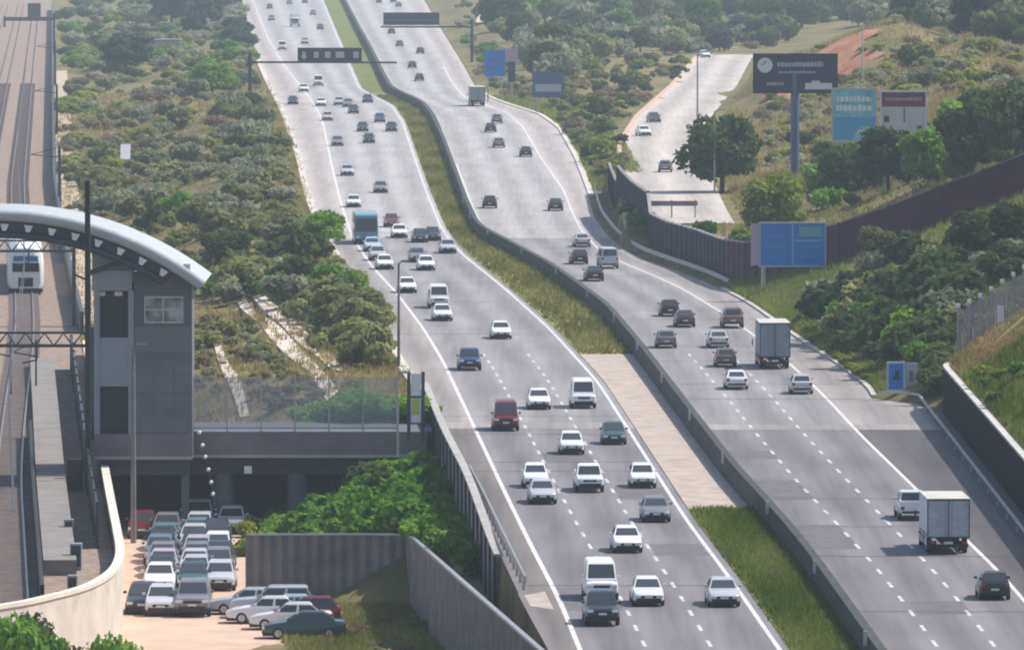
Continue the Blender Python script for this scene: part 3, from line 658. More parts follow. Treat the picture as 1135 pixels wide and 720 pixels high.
# ------------------------------------------------------------------ right side: walls, fences, guard rails
rw = thing('retaining_wall', 'dark retaining wall with pale coping beside the right shoulder', 'wall')
path = [(26.5, y) for y in frange(400, 538, 4)] + [(26.6, 541), (27.0, 543.5), (27.8, 545)]
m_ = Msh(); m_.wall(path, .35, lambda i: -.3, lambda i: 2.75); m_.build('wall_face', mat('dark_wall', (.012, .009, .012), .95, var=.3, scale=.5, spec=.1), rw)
m_ = Msh(); m_.wall(path, .36, lambda i: 2.752, lambda i: 2.88); m_.build('coping', 'coping', rw)
crash_barrier([(25.3, y) for y in frange(400, 549, 3)] + [(24.8, 550.5), (24, 551.5), (22.9, 552)], 'pale crash barrier at the foot of the dark wall on the right', 6, .62, 'coping', hb=.15)
strip('dark_strip', lambda y: 25.36, lambda y: 26.4, frange(400, 548, 4), 'black', .02)  # black strip between the crash barrier and the wall foot
crash_barrier([(RE(y) + .7, y) for y in frange(700, 905, 4)], 'steel crash barrier in front of the dark bluish wall on the bend', 8, .8)
# long dark wall
w1 = [G(x, y, 0.2).to_2d() for x, y in ((656, 246), (668, 262), (684, 274))]
path = [(RE(y) + 2.2, y) for y in (905, 880, 855, 830, 805, 780, 755, 735)] + [(RE(712) + 1.6, 712)]
hill = [(D(830, 290, 690).x, 700), (D(880, 290, 686).x, 688), (D(930, 280, 680).x, 680), (D(985, 265, 676).x, 676), (D(1040, 250, 675).x, 675), (D(1090, 230, 675).x, 674.5), (D(1140, 210, 675).x, 674), (45, 673), (52, 672)]
def wtop(i, pth): return zt(*pth[i]) + 2.9
for pth, name_, m0, lb in ((path, 'boundary_wall', 'bluegrey_wall', 'dark blue grey boundary wall along the bend of the right carriageway'), ([path[-1]] + hill, 'boundary_wall', 'maroon_wall', 'long maroon wall climbing the hillside behind the shrubs')):
    t = thing(name_, lb, 'wall'); d2 = []
    for a, c in zip(pth[:-1], pth[1:]):
        n = max(1, int(math.dist(a, c) / 3)); d2 += [(a[0] + (c[0] - a[0]) * k / n, a[1] + (c[1] - a[1]) * k / n) for k in range(n)]
    d2.append(pth[-1])
    m_ = Msh(); m_.wall(d2, .2, lambda i: zt(*d2[i]) - .8, lambda i: zt(*d2[i]) + 2.9); m_.build('panels', m0, t)
    m_ = Msh(); m_.wall(d2, .3, lambda i: zt(*d2[i]) + 2.902, lambda i: zt(*d2[i]) + 3.02); m_.build('coping', 'concrete' if m0 != 'maroon_wall' else 'sheet_fence', t)
    for x, y in d2[::1]:
        m_ = Msh(); z = zt(x, y); m_.box(x - .14, x + .14, y - .22, y + .22, z - .8, z + 3.05); m_.build('pier', m0, t)
# white wall closing the side road
sw = thing('boom_rail', 'dark rail on pale posts across the near end of the side road', 'barrier', (0, 792, 2.05)); xa, xb = D(716, 230, 792).x, D(773, 230, 792).x
m_ = Msh(); m_.box(xa, xb, -.08, .08, 1.05, 1.5); m_.build('rail', 'sheet_fence', sw)
for x in frange(xa + .2, xb - .2, 1.9):
    m_ = Msh(); m_.box(x - .07, x + .07, .09, .22, -.2, 1.6); m_.build('post', 'coping', sw)
# palisade fence
pf = thing('palisade_fence', 'pale palisade fence with white tipped posts above the dark wall', 'fence')
fp = [D(x, y, 548).xz for x, y in ((1062, 398), (1078, 392), (1100, 378), (1140, 352), (1200, 320))]
fx = [v[0] for v in fp]; fzv = [v[1] for v in fp]
x = fx[0]; k = 0
pales = Msh()
while x < fx[-1]:
    z = float(np.interp(x, fx, fzv)); k += 1
    if k % 4 == 1:
        m_ = Msh(); m_.box(x - .08, x + .08, 547.9, 548.1, z - 1, z + 3.2); po_ = m_.build('post', 'palisade', pf)
        m_ = Msh(); m_.box(x - .12, x + .12, 547.86, 548.14, z + 3.202, z + 3.45); m_.build('cap', 'white', po_)
    else: pales.box(x - .06, x + .06, 547.98, 548.03, z - .6, z + 3.0)
    x += .17
pales.build('pales', 'palisade', pf)
m_ = Msh(); m_.tube([(a, 548.12, c + 2.5) for a, c in zip(fx, fzv)], .05, 6); m_.tube([(a, 548.12, c + .5) for a, c in zip(fx, fzv)], .05, 6); m_.build('rail', 'palisade', pf)
q_ = D(1109, 348, 547.6); ns = Msh(); ns.box(-.22, .22, -.04, .04, -.5, .55); ns.build('notice_board', 'white', loc=q_, label='small white board fixed on the palisade fence', cat='sign')
m_ = Msh(); pts = [(1088, 400), (1110, 382), (1140, 356)]; pp_ = [D(x, y, 536) + Vector((0, 0, .35)) for x, y in pts]; m_.tube(pp_, .16, 8)
m_.build('yellow_pipe', 'yellow_pipe', smooth=50, label='yellow pipe rail sloping down in front of the palisade fence', cat='pipe')
# soil patches as thin sheets on the terrain
strip_t('bare_soil', lambda y: 32.5 + 1.6 * math.sin(y * .6) + .8 * math.sin(y * 1.7), (0, 2, 4, 6, 8, 10, 12, 14), frange(1134, 1161, 1.5), 'orange_soil', .12)
patch('bare_soil', [(1068, 412), (1085, 398), (1135, 360), (1160, 375), (1140, 412), (1100, 424)], 'orange_soil')
patch('footpath', [(264, 337), (272, 332), (300, 356), (325, 378), (350, 405), (374, 432), (380, 452), (366, 452), (350, 425), (322, 398), (295, 370)], 'paving_path', lift=.1)
patch('footpath', [(277, 324), (290, 324), (318, 348), (345, 375), (372, 400), (380, 413), (366, 410), (340, 388), (312, 362)], 'paving_path', lift=.1)
patch('footpath', [(236, 378), (243, 376), (262, 415), (276, 462), (266, 464), (250, 420)], 'paving_path', lift=.1)

# ------------------------------------------------------------------ signs and billboards
def marks(par, rows_, y, m='grey_print', name='lettering'):       # unreadable print: rows of short strokes
    mb = Msh()
    for (xa, xb, z, h, dens) in rows_:
        x = xa
        while x < xb:
            wd = rng.uniform(.5, 1.1) * h * .7; mb.box(x, min(x + wd, xb), y - .012, y - .004, z, z + h * rng.uniform(.75, 1)); x += wd + h * dens
    return mb.build(name, m, par)
def panel_sign(px0, px1, py0, py1, base, name, label, m, Y=None, posts=2, pm_='steel', frame=None, cat='sign', pr=.1, grp=None):
    b_ = GT(*base) if Y is None else None
    Yv = b_.y if b_ is not None else Y
    a, c = D(px0, py1, Yv), D(px1, py0, Yv); w_, h_ = c.x - a.x, c.z - a.z; cx = (a.x + c.x) / 2; zg = zt(cx, Yv)
    t = thing(name, label, cat, (cx, Yv, zg), 0, grp); zb = a.z - zg
    m_ = Msh(); m_.box(-w_ / 2, w_ / 2, -.08, .08, zb, zb + h_); m_.build('panel', m, t)
    if frame:
        m_ = Msh(); e_ = .13
        for bx in ((-w_ / 2 - e_, w_ / 2 + e_, zb - e_, zb - .002), (-w_ / 2 - e_, w_ / 2 + e_, zb + h_ + .002, zb + h_ + e_), (-w_ / 2 - e_, -w_ / 2 - .002, zb, zb + h_), (w_ / 2 + .002, w_ / 2 + e_, zb, zb + h_)): m_.box(bx[0], bx[1], -.12, .12, bx[2], bx[3])
        m_.build('frame', frame, t)
    bx_ = D(base[0], base[1], Yv).x - cx
    for x in ([bx_] if posts == 1 else [-w_ * .33, w_ * .33]):
        m_ = Msh(); m_.tube([(x, .25, -.6), (x, .25, zb + (h_ * .5))], pr, 10); m_.build('post', pm_, t, smooth=40)
    return t, w_, h_, zb
t, w_, h_, zb = panel_sign(836, 927, 61, 102, (881, 196), 'billboard', 'large navy billboard with round white emblem on a single tall blue post', 'navy_sign', posts=1, pm_='post_blue', frame='black', cat='billboard', pr=.42)
bm = bmesh.new(); bmesh.ops.create_circle(bm, cap_ends=True, segments=28, radius=.74, matrix=Matrix.Translation((-w_ * .37, -.1, zb + h_ * .72)) @ Matrix.Rotation(math.pi / 2, 4, 'X')); me = bpy.data.meshes.new('emblem'); bm.to_mesh(me); bm.free(); me.materials.append(M['white']); link('emblem', me, t)
m_ = Msh(); c0 = Vector((-w_ * .37, -.11, zb + h_ * .72)); m_.tube([c0 + Vector((-.35, 0, .05)), c0 + Vector((-.08, 0, .12)), c0 + Vector((.1, 0, .4))], .05, 5); m_.build('emblem_stroke', 'post_blue', t)
marks(t, [(-w_ * .22, w_ * .34, zb + h_ * .68, .52, .12), (-w_ * .20, w_ * .25, zb + h_ * .50, .26, .25), (-w_ * .35, -w_ * .14, zb + h_ * .18, .32, .15)], -.085, name='lettering')
m_ = Msh(); m_.box(w_ * .12, w_ * .45, -.1, -.085, zb + h_ * .07, zb + h_ * .24); m_.box(w_ * .2, w_ * .3, -.1, -.085, zb + h_ * .245, zb + h_ * .30); m_.build('white_label', 'white', t)
t, w_, h_, zb = panel_sign(923, 971, 99, 156, (946, 196), 'billboard', 'pale teal billboard standing left of the maroon and white one', 'teal_sign', frame='coping', cat='billboard', pr=.2)
m_ = Msh(); m_.box(-w_ / 2 + .05, w_ / 2 - .05, -.1, -.083, zb + h_ * .28, zb + h_ * .46); m_.add([(-w_ / 2 + .1, -.1, zb + .1), (-.3, -.1, zb + .1), (.6, -.1, zb + h_ * .27), (-w_ / 2 + .1, -.1, zb + h_ * .27)], [(0, 1, 2, 3)]); m_.build('blue_band', mat('cyan', (.04, .36, .56), .5), t)
marks(t, [(-w_ * .4, w_ * .4, zb + h_ * .76, .5, .2), (-w_ * .42, w_ * .42, zb + h_ * .58, .6, .15), (-w_ * .05, w_ * .42, zb + h_ * .14, .35, .2)], -.085, 'white')
t, w_, h_, zb = panel_sign(977, 1026, 102, 150, (1002, 196), 'billboard', 'white billboard with maroon top band behind the dark green trees', mat('billboard_white', (.62, .58, .57), .6, var=.08), frame='white', cat='billboard', pr=.2)
m_ = Msh(); m_.box(-w_ / 2 + .02, w_ / 2 - .02, -.1, -.083, zb + h_ * .66, zb + h_ * .99); m_.build('maroon_band', 'maroon_sign', t)
m_ = Msh(); m_.box(.0, .12, -.1, -.083, zb + h_ * .3, zb + h_ * .64); m_.box(-w_ * .45, -w_ * .33, -.1, -.083, zb + h_ * .3, zb + h_ * .45); m_.box(w_ * .3, w_ * .42, -.1, -.083, zb + h_ * .12, zb + h_ * .22); m_.build('print', 'maroon_sign', t)
marks(t, [(-w_ * .4, w_ * .4, zb + h_ * .8, .3, .2)], -.102, 'pink_sign')
# blue motorway sign
t, w_, h_, zb = panel_sign(843, 914, 248, 294, (846, 324), 'road_sign', 'large blue road sign with pale border in front of the maroon wall', 'blue_sign', posts=1, frame='grey_print', pr=.16, pm_='steel')
m_ = Msh(); m_.box(-w_ * .5 - .75, -w_ * .5 - .16, -.05, .1, zb, zb + h_); m_.build('pale_side_panel', 'pink_sign', t)
m_ = Msh(); m_.box(-.06, .06, -.1, -.083, zb + .05, zb + h_ - .05); m_.box(.15, w_ * .46, -.1, -.083, zb + h_ * .58, zb + h_ * .62); m_.build('divider', mat('sign_line', (.22, .42, .62), .5), t)
m_ = Msh(); m_.box(.5, w_ * .47, -.1, -.083, zb + h_ * .70, zb + h_ * .93); m_.build('green_field', mat('sign_green', (.10, .38, .42), .5), t)
marks(t, [(-w_ * .42, -w_ * .12, zb + h_ * .66, .22, .3), (-w_ * .42, -w_ * .10, zb + h_ * .42, .22, .3), (-w_ * .42, -w_ * .2, zb + h_ * .18, .2, .3), (w_ * .12, w_ * .42, zb + h_ * .42, .2, .3), (w_ * .12, w_ * .36, zb + h_ * .2, .2, .3)], -.085, mat('sign_print', (.10, .26, .58), .5))
t, w_, h_, zb = panel_sign(985, 1001, 403, 431, (993, 446), 'road_sign', 'small blue road sign at the foot of the shrub slope', 'blue_sign', Y=552.6, posts=1, pr=.06, frame='grey_print')
m_ = Msh(); m_.box(-.2, .25, -.1, -.083, zb + h_ * .35, zb + h_ * .5); m_.box(-.05, .2, -.1, -.083, zb + h_ * .5, zb + h_ * .75); m_.build('pictogram', 'navy_sign', t)
t, w_, h_, zb = panel_sign(1004, 1017, 402, 430, (1010, 448), 'road_sign', 'faded grey sign board right of the small blue road sign', 'grey_print', Y=553.2, posts=1, pr=.06)
m_ = Msh(); m_.box(-.15, .1, -.1, -.083, zb + h_ * .25, zb + h_ * .7); m_.build('print', 'sheet_fence', t)
t, w_, h_, zb = panel_sign(537, 560, 56, 85, (549, 112), 'road_sign', 'bright blue road sign beside the far end of the right carriageway', 'blue_sign', Y=1275, posts=2, pr=.12)
marks(t, [(-w_ * .35, w_ * .3, zb + h_ * .55, .5, .4), (-w_ * .35, w_ * .2, zb + h_ * .25, .45, .4)], -.085, 'post_blue')
t, w_, h_, zb = panel_sign(560, 574, 54, 68, (567, 112), 'road_sign', 'small pink and white sign next to the bright blue far road sign', 'pink_sign', Y=1270, posts=1, pr=.16)
m_ = Msh(); m_.box(-w_ * .3, w_ * .3, -.06, .06, zb - 3.0, zb - .05); m_.build('lower_panel', 'navy_sign', t)
t, w_, h_, zb = panel_sign(590, 625, 80, 108, (607, 120), 'road_sign', 'dark blue sign with a pale band at the verge bushes', mat('far_blue', (.05, .10, .20), .5), Y=1210, posts=2, pr=.12)
m_ = Msh(); m_.box(-w_ * .4, w_ * .42, -.1, -.083, zb + h_ * .22, zb + h_ * .52); m_.build('pale_band', 'grey_print', t)
# gantries
def gantry(name, label, Y, pxa, pxb, zbm, sx0, sx1, sz0, sz1, m, posts):
    t = thing(name, label, 'gantry'); xa, xb = D(pxa, 60, Y).x, D(pxb, 60, Y).x
    m_ = Msh(); m_.box(xa, xb, Y - .3, Y + .3, zbm - .28, zbm)
    m_.build('beam', 'dark_steel', t)
    for px in posts:
        x = D(px, 60, Y).x; m_ = Msh(); m_.box(x - .25, x + .25, Y - .25, Y + .25, -2.5, zbm + 1.2); m_.build('post', 'dark_steel', t)
    a, c = D(sx0, 60, Y).x, D(sx1, 60, Y).x
    m_ = Msh(); m_.box(a, c, Y - .7, Y - .32, sz0, sz1); o = m_.build('sign_box', m, t); return t, a, c
Yg = 1262; z6 = D(340, 68, Yg).z
t, a, c = gantry('sign_gantry', 'dark sign gantry with white symbols across the left carriageway', Yg, 276, 402, z6, 330, 401, z6 - .1, D(340, 53, Yg).z, 'bluegrey_wall', (277,))
m_ = Msh(); m_.box(D(400, 60, Yg).x, D(440, 60, Yg).x, Yg - .15, Yg + .15, z6 - .3, z6 - .05); m_.build('arm', 'dark_steel', t)
h_ = D(340, 53, Yg).z - z6
for k, (u, wd) in enumerate(((.10, .5), (.29, .75), (.47, .8), (.66, 1.2), (.91, .8))):
    x = a + (c - a) * u; m_ = Msh(); m_.box(x - wd / 2, x + wd / 2, Yg - .73, Yg - .71, z6 + h_ * .25, z6 + h_ * .72)
    if k == 0: m_.add([(x - .5, Yg - .74, z6 + h_ * .4), (x + .5, Yg - .74, z6 + h_ * .4), (x, Yg - .74, z6 + h_ * .1)], [(0, 1, 2)])
    m_.build('symbol', 'grey_print', t)
Yg = 1525; z6 = D(450, 29, Yg).z
t, a, c = gantry('sign_gantry', 'dark navy sign gantry across the far right carriageway', Yg, 422, 524, z6, 425, 487, D(450, 28, Yg).z, D(450, 14, Yg).z, mat('far_navy', (.03, .045, .07), .5), (523,))
m_ = Msh(); m_.box(a + .3, c - .3, Yg - .73, Yg - .71, z6 + .95, z6 + 1.15); m_.build('stripe', 'post_blue', t)

# ------------------------------------------------------------------ vehicles
COLR = dict(white=(.78, .78, .77), silver=(.50, .51, .53), grey=(.20, .20, .21), black=(.016, .017, .02), red=(.15, .018, .022), blue=(.03, .06, .16), dark=(.03, .034, .042), teal=(.10, .20, .22),
            maroon=(.14, .03, .04), green=(.03, .07, .065), lilac=(.48, .42, .50), brown=(.17, .12, .11), beige=(.5, .45, .38), lightblue=(.45, .58, .64), steelblue=(.12, .26, .34))
def wheel_mesh(r, wd):
    m_ = Msh(); m_.tube([(-wd / 2, 0, 0), (-wd / 2 + .03, 0, 0), (wd / 2 - .03, 0, 0), (wd / 2, 0, 0)], r, 18); v = m_.v
    n = 18
    for i in list(range(0, n)) + list(range(3 * n, 4 * n)): x, y, z = v[i]; v[i] = (x, y * .9, z * .9)
    return m_.mesh('wheel', 'rubber', 40)
def rim_mesh(r, wd):
    m_ = Msh(); m_.tube([(wd / 2 - .01, 0, 0), (wd / 2 + .012, 0, 0)], r * .62, 14); return m_.mesh('rim', 'rim', 40)
def lower(st, W):
    rings = []
    for y, z0, z1, k in st:
        w_ = W / 2 * k; h = z1 - z0
        half = [(w_ * .84, z0), (w_ * .99, z0 + h * .16), (w_, z0 + h * .5), (w_ * .965, z0 + h * .82), (w_ * .90, z1 - .02), (w_ * .55, z1 + .015)]
        rings.append([(x, y, z) for x, z in half] + [(-x, y, z) for x, z in half[::-1]])
    return rings
def vehicle(kind, L_, W, st, gh, wr, ax, extra=None, mirrors=True):
    """st: stations of the lower body; gh: (rear y bottom, rear y top, front y top, front y bottom, belt z, roof z, roof width factor)"""
    root = bpy.data.objects.new(kind, None); parts = []
    def P(name, mb, m, smooth=35, bevel=0, parent=None):
        o = bpy.data.objects.new(name, mb.mesh(name, m, smooth, bevel)); o.parent = parent or root; COL.objects.link(o); return o
    COL.objects.link(root)
    b_ = Msh(); b_.loft(lower(st, W))
    yrb, yrt, yft, yfb, zb, zr, kw = gh; wb, wt = W / 2 * .90, W / 2 * kw
    zs = zr - .07
    g_ = [[(-wb, yrb, zb - .06), (wb, yrb, zb - .06), (wb, yfb, zb - .06), (-wb, yfb, zb - .06)], [(-wt, yrt, zs), (wt, yrt, zs), (wt, yft, zs), (-wt, yft, zs)], [(-wt * .86, yrt + .10, zr), (wt * .86, yrt + .10, zr), (wt * .86, yft - .16, zr), (-wt * .86, yft - .16, zr)]]
    b_.loft(g_)
    P('body', b_, 'paint', 32)
    def lerp(a, c, t): return Vector(a) + (Vector(c) - Vector(a)) * t
    def pane(name, A, B, C_, D_, ins, t0, t1):   # A,B bottom; C,D top
        nrm = (Vector(B) - Vector(A)).cross(Vector(D_) - Vector(A)).normalized()
        ctr = (Vector(A) + Vector(C_)) / 2
        if nrm.dot(ctr - Vector((0, 0, ctr.z))) < 0: nrm = -nrm
        a, c = lerp(A, D_, t0), lerp(B, C_, t0); d, e_ = lerp(A, D_, t1), lerp(B, C_, t1)
        q4 = [lerp(a, c, ins), lerp(a, c, 1 - ins), lerp(d, e_, 1 - ins), lerp(d, e_, ins)]
        m_ = Msh(); m_.loft([[p_ + nrm * .012 for p_ in q4], [p_ - nrm * .02 for p_ in q4]]); return P(name, m_, 'glass', None)
    B0, B1, T0 = g_[0], g_[0], g_[1]
    pane('windscreen', B0[2], B0[3], T0[3], T0[2], .055, .14, .93)
    pane('rear_window', B0[0], B0[1], T0[1], T0[0], .09, .22, .90)
    for s_ in (0, 1):
        A, B_, C_, D_ = ((B0[1], B0[2], T0[2], T0[1]) if s_ == 0 else (B0[3], B0[0], T0[0], T0[3]))
        m1, m2 = lerp(A, B_, .5), lerp(D_, C_, .5)
        pane('side_window', A, m1, m2, D_, .07, .16, .92); pane('side_window', m1, B_, C_, m2, .07, .16, .92)
    zf = st[-2]; yf, yr = st[-1][0], st[0][0]; zh = st[-2][2]; zrr = st[1][2]
    for s_ in (-1, 1):
        m_ = Msh(); x = s_ * W * .36; m_.box(x - W * .09, x + W * .09, yf - .12, yf + .015, zh - .20, zh - .06); P('headlight', m_, 'headlight', 35, .02)
        m_ = Msh(); x = s_ * W * .385; m_.box(x - W * .065, x + W * .065, yr - .02, yr + .12, zrr - .30, zrr - .08); P('tail_light', m_, 'tail', 35, .02)
        if mirrors:
            m_ = Msh(); x = s_ * W * .53; m_.box(x - .09, x + .09, yfb - .45, yfb - .32, zb + .03, zb + .17); P('mirror', m_, 'paint', 35, .03)
    m_ = Msh(); m_.box(-W * .24, W * .24, yf - .1, yf + .018, zh - .23, zh - .09); P('grille', m_, 'trim', None, .015)
    m_ = Msh(); m_.box(-W * .38, W * .38, yf - .1, yf + .022, st[-1][1] - .08, st[-1][1] + .10); m_.box(-W * .45, W * .45, yf - .6, yf - .02, st[-1][1] - .20, st[-1][1] - .06); P('front_bumper', m_, 'trim', None, .015)  # bumper trim, enlarged in black to paint in the shade under the nose
    m_ = Msh(); m_.box(-W * .40, W * .40, yr - .025, yr + .1, st[0][1] - .06, st[0][1] + .08); P('rear_bumper', m_, 'trim', None, .015)
    m_ = Msh(); m_.box(-.22, .22, yf + .02, yf + .035, st[-1][1] + .11, st[-1][1] + .22); P('number_plate', m_, 'plate', None)
    m_ = Msh(); m_.box(-.22, .22, yr - .04, yr - .022, st[0][1] + .14, st[0][1] + .25); P('number_plate', m_, 'plate', None)
    wm, rm = wheel_mesh(wr, .21), rim_mesh(wr, .21)
    for ay in ax:
        for s_ in (-1, 1):
            o = bpy.data.objects.new('wheel', wm); COL.objects.link(o); o.parent = root; o.location = (s_ * (W / 2 - .10), ay, wr)
            r_ = bpy.data.objects.new('rim', rm); COL.objects.link(r_); r_.parent = o; r_.rotation_euler.z = 0 if s_ > 0 else math.pi
    if extra: extra(P)
    return root
V = {}
V['sedan'] = vehicle('sedan', 4.4, 1.72, [(-2.2, .42, .80, .86), (-2.08, .26, .95, .95), (-1.35, .22, .98, 1), (0, .2, .95, 1), (1.0, .22, .92, 1), (1.75, .24, .80, .97), (2.08, .28, .70, .90), (2.2, .36, .58, .80)],
                  (-1.75, -1.05, .25, 1.0, .95, 1.43, .70), .31, (-1.32, 1.36))
V['hatchback'] = vehicle('hatchback', 3.8, 1.68, [(-1.9, .40, .88, .90), (-1.8, .26, .98, .96), (-1.2, .22, .98, 1), (0, .2, .96, 1), (.8, .22, .94, 1), (1.45, .25, .83, .97), (1.8, .28, .72, .90), (1.9, .36, .60, .80)],
                  (-1.80, -1.35, .15, .95, .96, 1.47, .72), .30, (-1.22, 1.22))
V['suv'] = vehicle('suv', 4.6, 1.84, [(-2.3, .5, 1.02, .92), (-2.2, .38, 1.12, .97), (-1.5, .34, 1.12, 1), (0, .32, 1.1, 1), (1.1, .34, 1.10, 1), (1.85, .36, 1.04, .98), (2.2, .40, .95, .93), (2.3, .48, .80, .86)],
                (-2.15, -1.8, .30, 1.0, 1.1, 1.74, .76), .37, (-1.4, 1.42))
def bed(P):
    m_ = Msh()
    for bx in ((-.80, -.70, -2.40, -.78), (.70, .80, -2.40, -.78)): m_.box(bx[0], bx[1], bx[2], bx[3], .9, 1.18)
    m_.box(-.80, .80, -2.46, -2.38, .85, 1.18); P('load_bed', m_, 'paint', None, .02)
    m_ = Msh(); m_.box(-.69, .69, -2.37, -.79, .99, 1.03); P('bed_liner', m_, 'trim', None)
V['pickup'] = vehicle('pickup', 5.0, 1.80, [(-2.5, .52, .90, .94), (-2.42, .42, .96, .98), (-1.5, .38, .98, 1), (0, .34, 1.05, 1), (1.2, .36, 1.06, 1), (1.95, .38, 1.0, .98), (2.36, .42, .93, .93), (2.48, .5, .78, .86)],
                  (-.75, -.6, .65, 1.25, 1.05, 1.70, .76), .37, (-1.55, 1.55), bed)
V['minibus'] = vehicle('minibus', 4.9, 1.84, [(-2.45, .45, 1.1, .94), (-2.4, .34, 1.2, .98), (-1.5, .3, 1.2, 1), (0, .28, 1.18, 1), (1.4, .3, 1.15, 1), (2.1, .32, 1.06, .98), (2.38, .36, .96, .94), (2.45, .46, .82, .88)],
                   (-2.40, -2.28, 1.35, 2.05, 1.16, 2.05, .80), .34, (-1.45, 1.5))
def truck(box_l, box_w, box_h, cabm, boxm, name, z0=.95):
    doorm = M.setdefault('door_' + name + str(box_l), mat('truck_door_shaded', (.42, .43, .46) if box_l < 6.4 else (.24, .27, .31), .55, var=.14, scale=1.2))  # doors darker than the box: shade of the rear side put into the paint
    root = bpy.data.objects.new(name, None); COL.objects.link(root)
    def P(nm, mb, m, smooth=None, bevel=0, parent=None):
        o = bpy.data.objects.new(nm, mb.mesh(nm, m, smooth, bevel)); o.parent = parent or root; COL.objects.link(o); return o
    yb = -box_l / 2 - 1; yf = box_l / 2 - 1; W = box_w
    m_ = Msh(); m_.box(-W / 2, W / 2, yb, yf, z0, z0 + box_h); bx = P('cargo_box', m_, boxm, None, .03)
    m_ = Msh(); m_.box(-W / 2 - .012, W / 2 + .012, yb - .012, yf + .012, z0 + box_h - .05, z0 + box_h + .02); P('roof_rim', m_, 'coping')
    for s_ in (-1, 1):
        m_ = Msh(); a, c = (.03, W / 2 - .07) if s_ > 0 else (-W / 2 + .07, -.03); m_.box(a, c, yb - .03, yb - .004, z0 + .08, z0 + box_h - .125); d = P('rear_door', m_, doorm, None, .01)
        m_ = Msh(); m_.tube([(s_ * .18, yb - .05, z0 + .1), (s_ * .18, yb - .05, z0 + box_h - .1)], .022, 6); P('lock_bar', m_, 'steel', None, 0, root)
        m_ = Msh(); m_.box(s_ * W * .38 - .15, s_ * W * .38 + .15, yb - .04, yb + .05, .62, .76); P('tail_light', m_, 'tail', None, .01)
        m_ = Msh(); m_.box(s_ * W * .5 - .05 + s_ * .15, s_ * W * .5 + .05 + s_ * .15, yf + 1.2, yf + 1.3, 1.5, 2.0); P('mirror', m_, 'trim', None, .02)
        m_ = Msh(); m_.box(s_ * .80 - .17, s_ * .80 + .17, yf + 1.93, yf + 1.97, .75, .93); P('headlight', m_, 'headlight', None, .01)
    m_ = Msh()
    for bx_ in ((-W / 2, W / 2, z0 + box_h - .12, z0 + box_h - .052), (-W / 2, W / 2, z0, z0 + .075), (-W / 2, -W / 2 + .066, z0 + .078, z0 + box_h - .123), (W / 2 - .066, W / 2, z0 + .078, z0 + box_h - .123), (-.028, .028, z0 + .078, z0 + box_h - .123)): m_.box(bx_[0], bx_[1], yb - .036, yb - .003, bx_[2], bx_[3])
    P('door_frame', m_, 'dark_steel')
    for s_ in (-1, 1):
        for hz_ in (.18, .5, .82):
            m_ = Msh(); m_.box(s_ * (W / 2 - .16) - .09, s_ * (W / 2 - .16) + .09, yb - .05, yb - .031, z0 + box_h * hz_ - .04, z0 + box_h * hz_ + .04); P('hinge', m_, 'steel')
        m_ = Msh(); m_.box(s_ * .85 - .22, s_ * .85 + .22, yb + .75, yb + .79, .18, .74); P('mud_flap', m_, 'black')
        m_ = Msh(); m_.box(s_ * (W / 2 + .004) - .004, s_ * (W / 2 + .004) + .004, yb + .2, yf - .2, z0 + .10, z0 + .22); P('side_stripe', m_, 'maroon_sign')
        m_ = Msh(); m_.box(s_ * W / 2 - .03, s_ * W / 2 + .03, yb + 2.1, yf - .1, .45, .8); P('side_guard', m_, 'steel')
    m_ = Msh(); m_.box(-.45, .45, yb + .1, yf + 1.6, .62, z0 - .003); m_.box(-W / 2 + .08, W / 2 - .08, yb, yb + .14, .42, .60); P('chassis', m_, 'black')
    m_ = Msh(); m_.box(-.25, .25, yb - .03, yb - .012, .62, .74); P('number_plate', m_, 'plate')
    Wc = W * .90; rings = []
    for z, y0, y1, k in ((.5, yf + .15, yf + 1.95, .96), (1.35, yf + .15, yf + 1.92, 1), (2.15, yf + .15, yf + 1.55, .94), (2.38, yf + .3, yf + 1.3, .82)):
        rings.append([(-Wc / 2 * k, y0, z), (Wc / 2 * k, y0, z), (Wc / 2 * k, y1, z), (-Wc / 2 * k, y1, z)])
    m_ = Msh(); m_.loft(rings); P('cab', m_, cabm, 30, .04)
    m_ = Msh(); m_.loft([[(-Wc * .44, yf + 1.935 - d_, 1.42), (Wc * .44, yf + 1.935 - d_, 1.42), (Wc * .42, yf + 1.60 - d_, 2.12), (-Wc * .42, yf + 1.60 - d_, 2.12)] for d_ in (-.015, .05)]); P('windscreen', m_, 'glass')
    for s_ in (-1, 1):
        m_ = Msh(); m_.loft([[(s_ * (Wc / 2 * .985 + e_), yf + .6, 1.45), (s_ * (Wc / 2 * .985 + e_), yf + 1.72, 1.45), (s_ * (Wc / 2 * .95 + e_), yf + 1.5, 2.05), (s_ * (Wc / 2 * .95 + e_), yf + .6, 2.05)] for e_ in (.02, -.05)]); P('side_window', m_, 'glass')
    m_ = Msh(); m_.box(-Wc * .4, Wc * .4, yf + 1.93, yf + 1.965, .96, 1.3); P('grille', m_, 'trim')
    wm, rm = wheel_mesh(.46, .28), rim_mesh(.46, .28)
    for ay in (yb + 1.4, yf + 1.05):
        for s_ in (-1, 1):
            o = bpy.data.objects.new('wheel', wm); COL.objects.link(o); o.parent = root; o.location = (s_ * (W / 2 - .2), ay, .46); r_ = bpy.data.objects.new('rim', rm); COL.objects.link(r_); r_.parent = o; r_.rotation_euler.z = 0 if s_ > 0 else math.pi
    return root
V['truck'] = truck(6.2, 2.45, 2.25, 'white', mat('truck_white', (.74, .75, .77), .5, var=.04), 'box_truck')
V['truck2'] = truck(6.5, 2.4, 2.7, 'panel_grey', mat('truck_grey', (.28, .31, .35), .5, var=.06), 'box_truck')
V['truck3'] = truck(7, 2.4, 2.3, 'steel', 'steel', 'box_truck')
V['bus'] = None
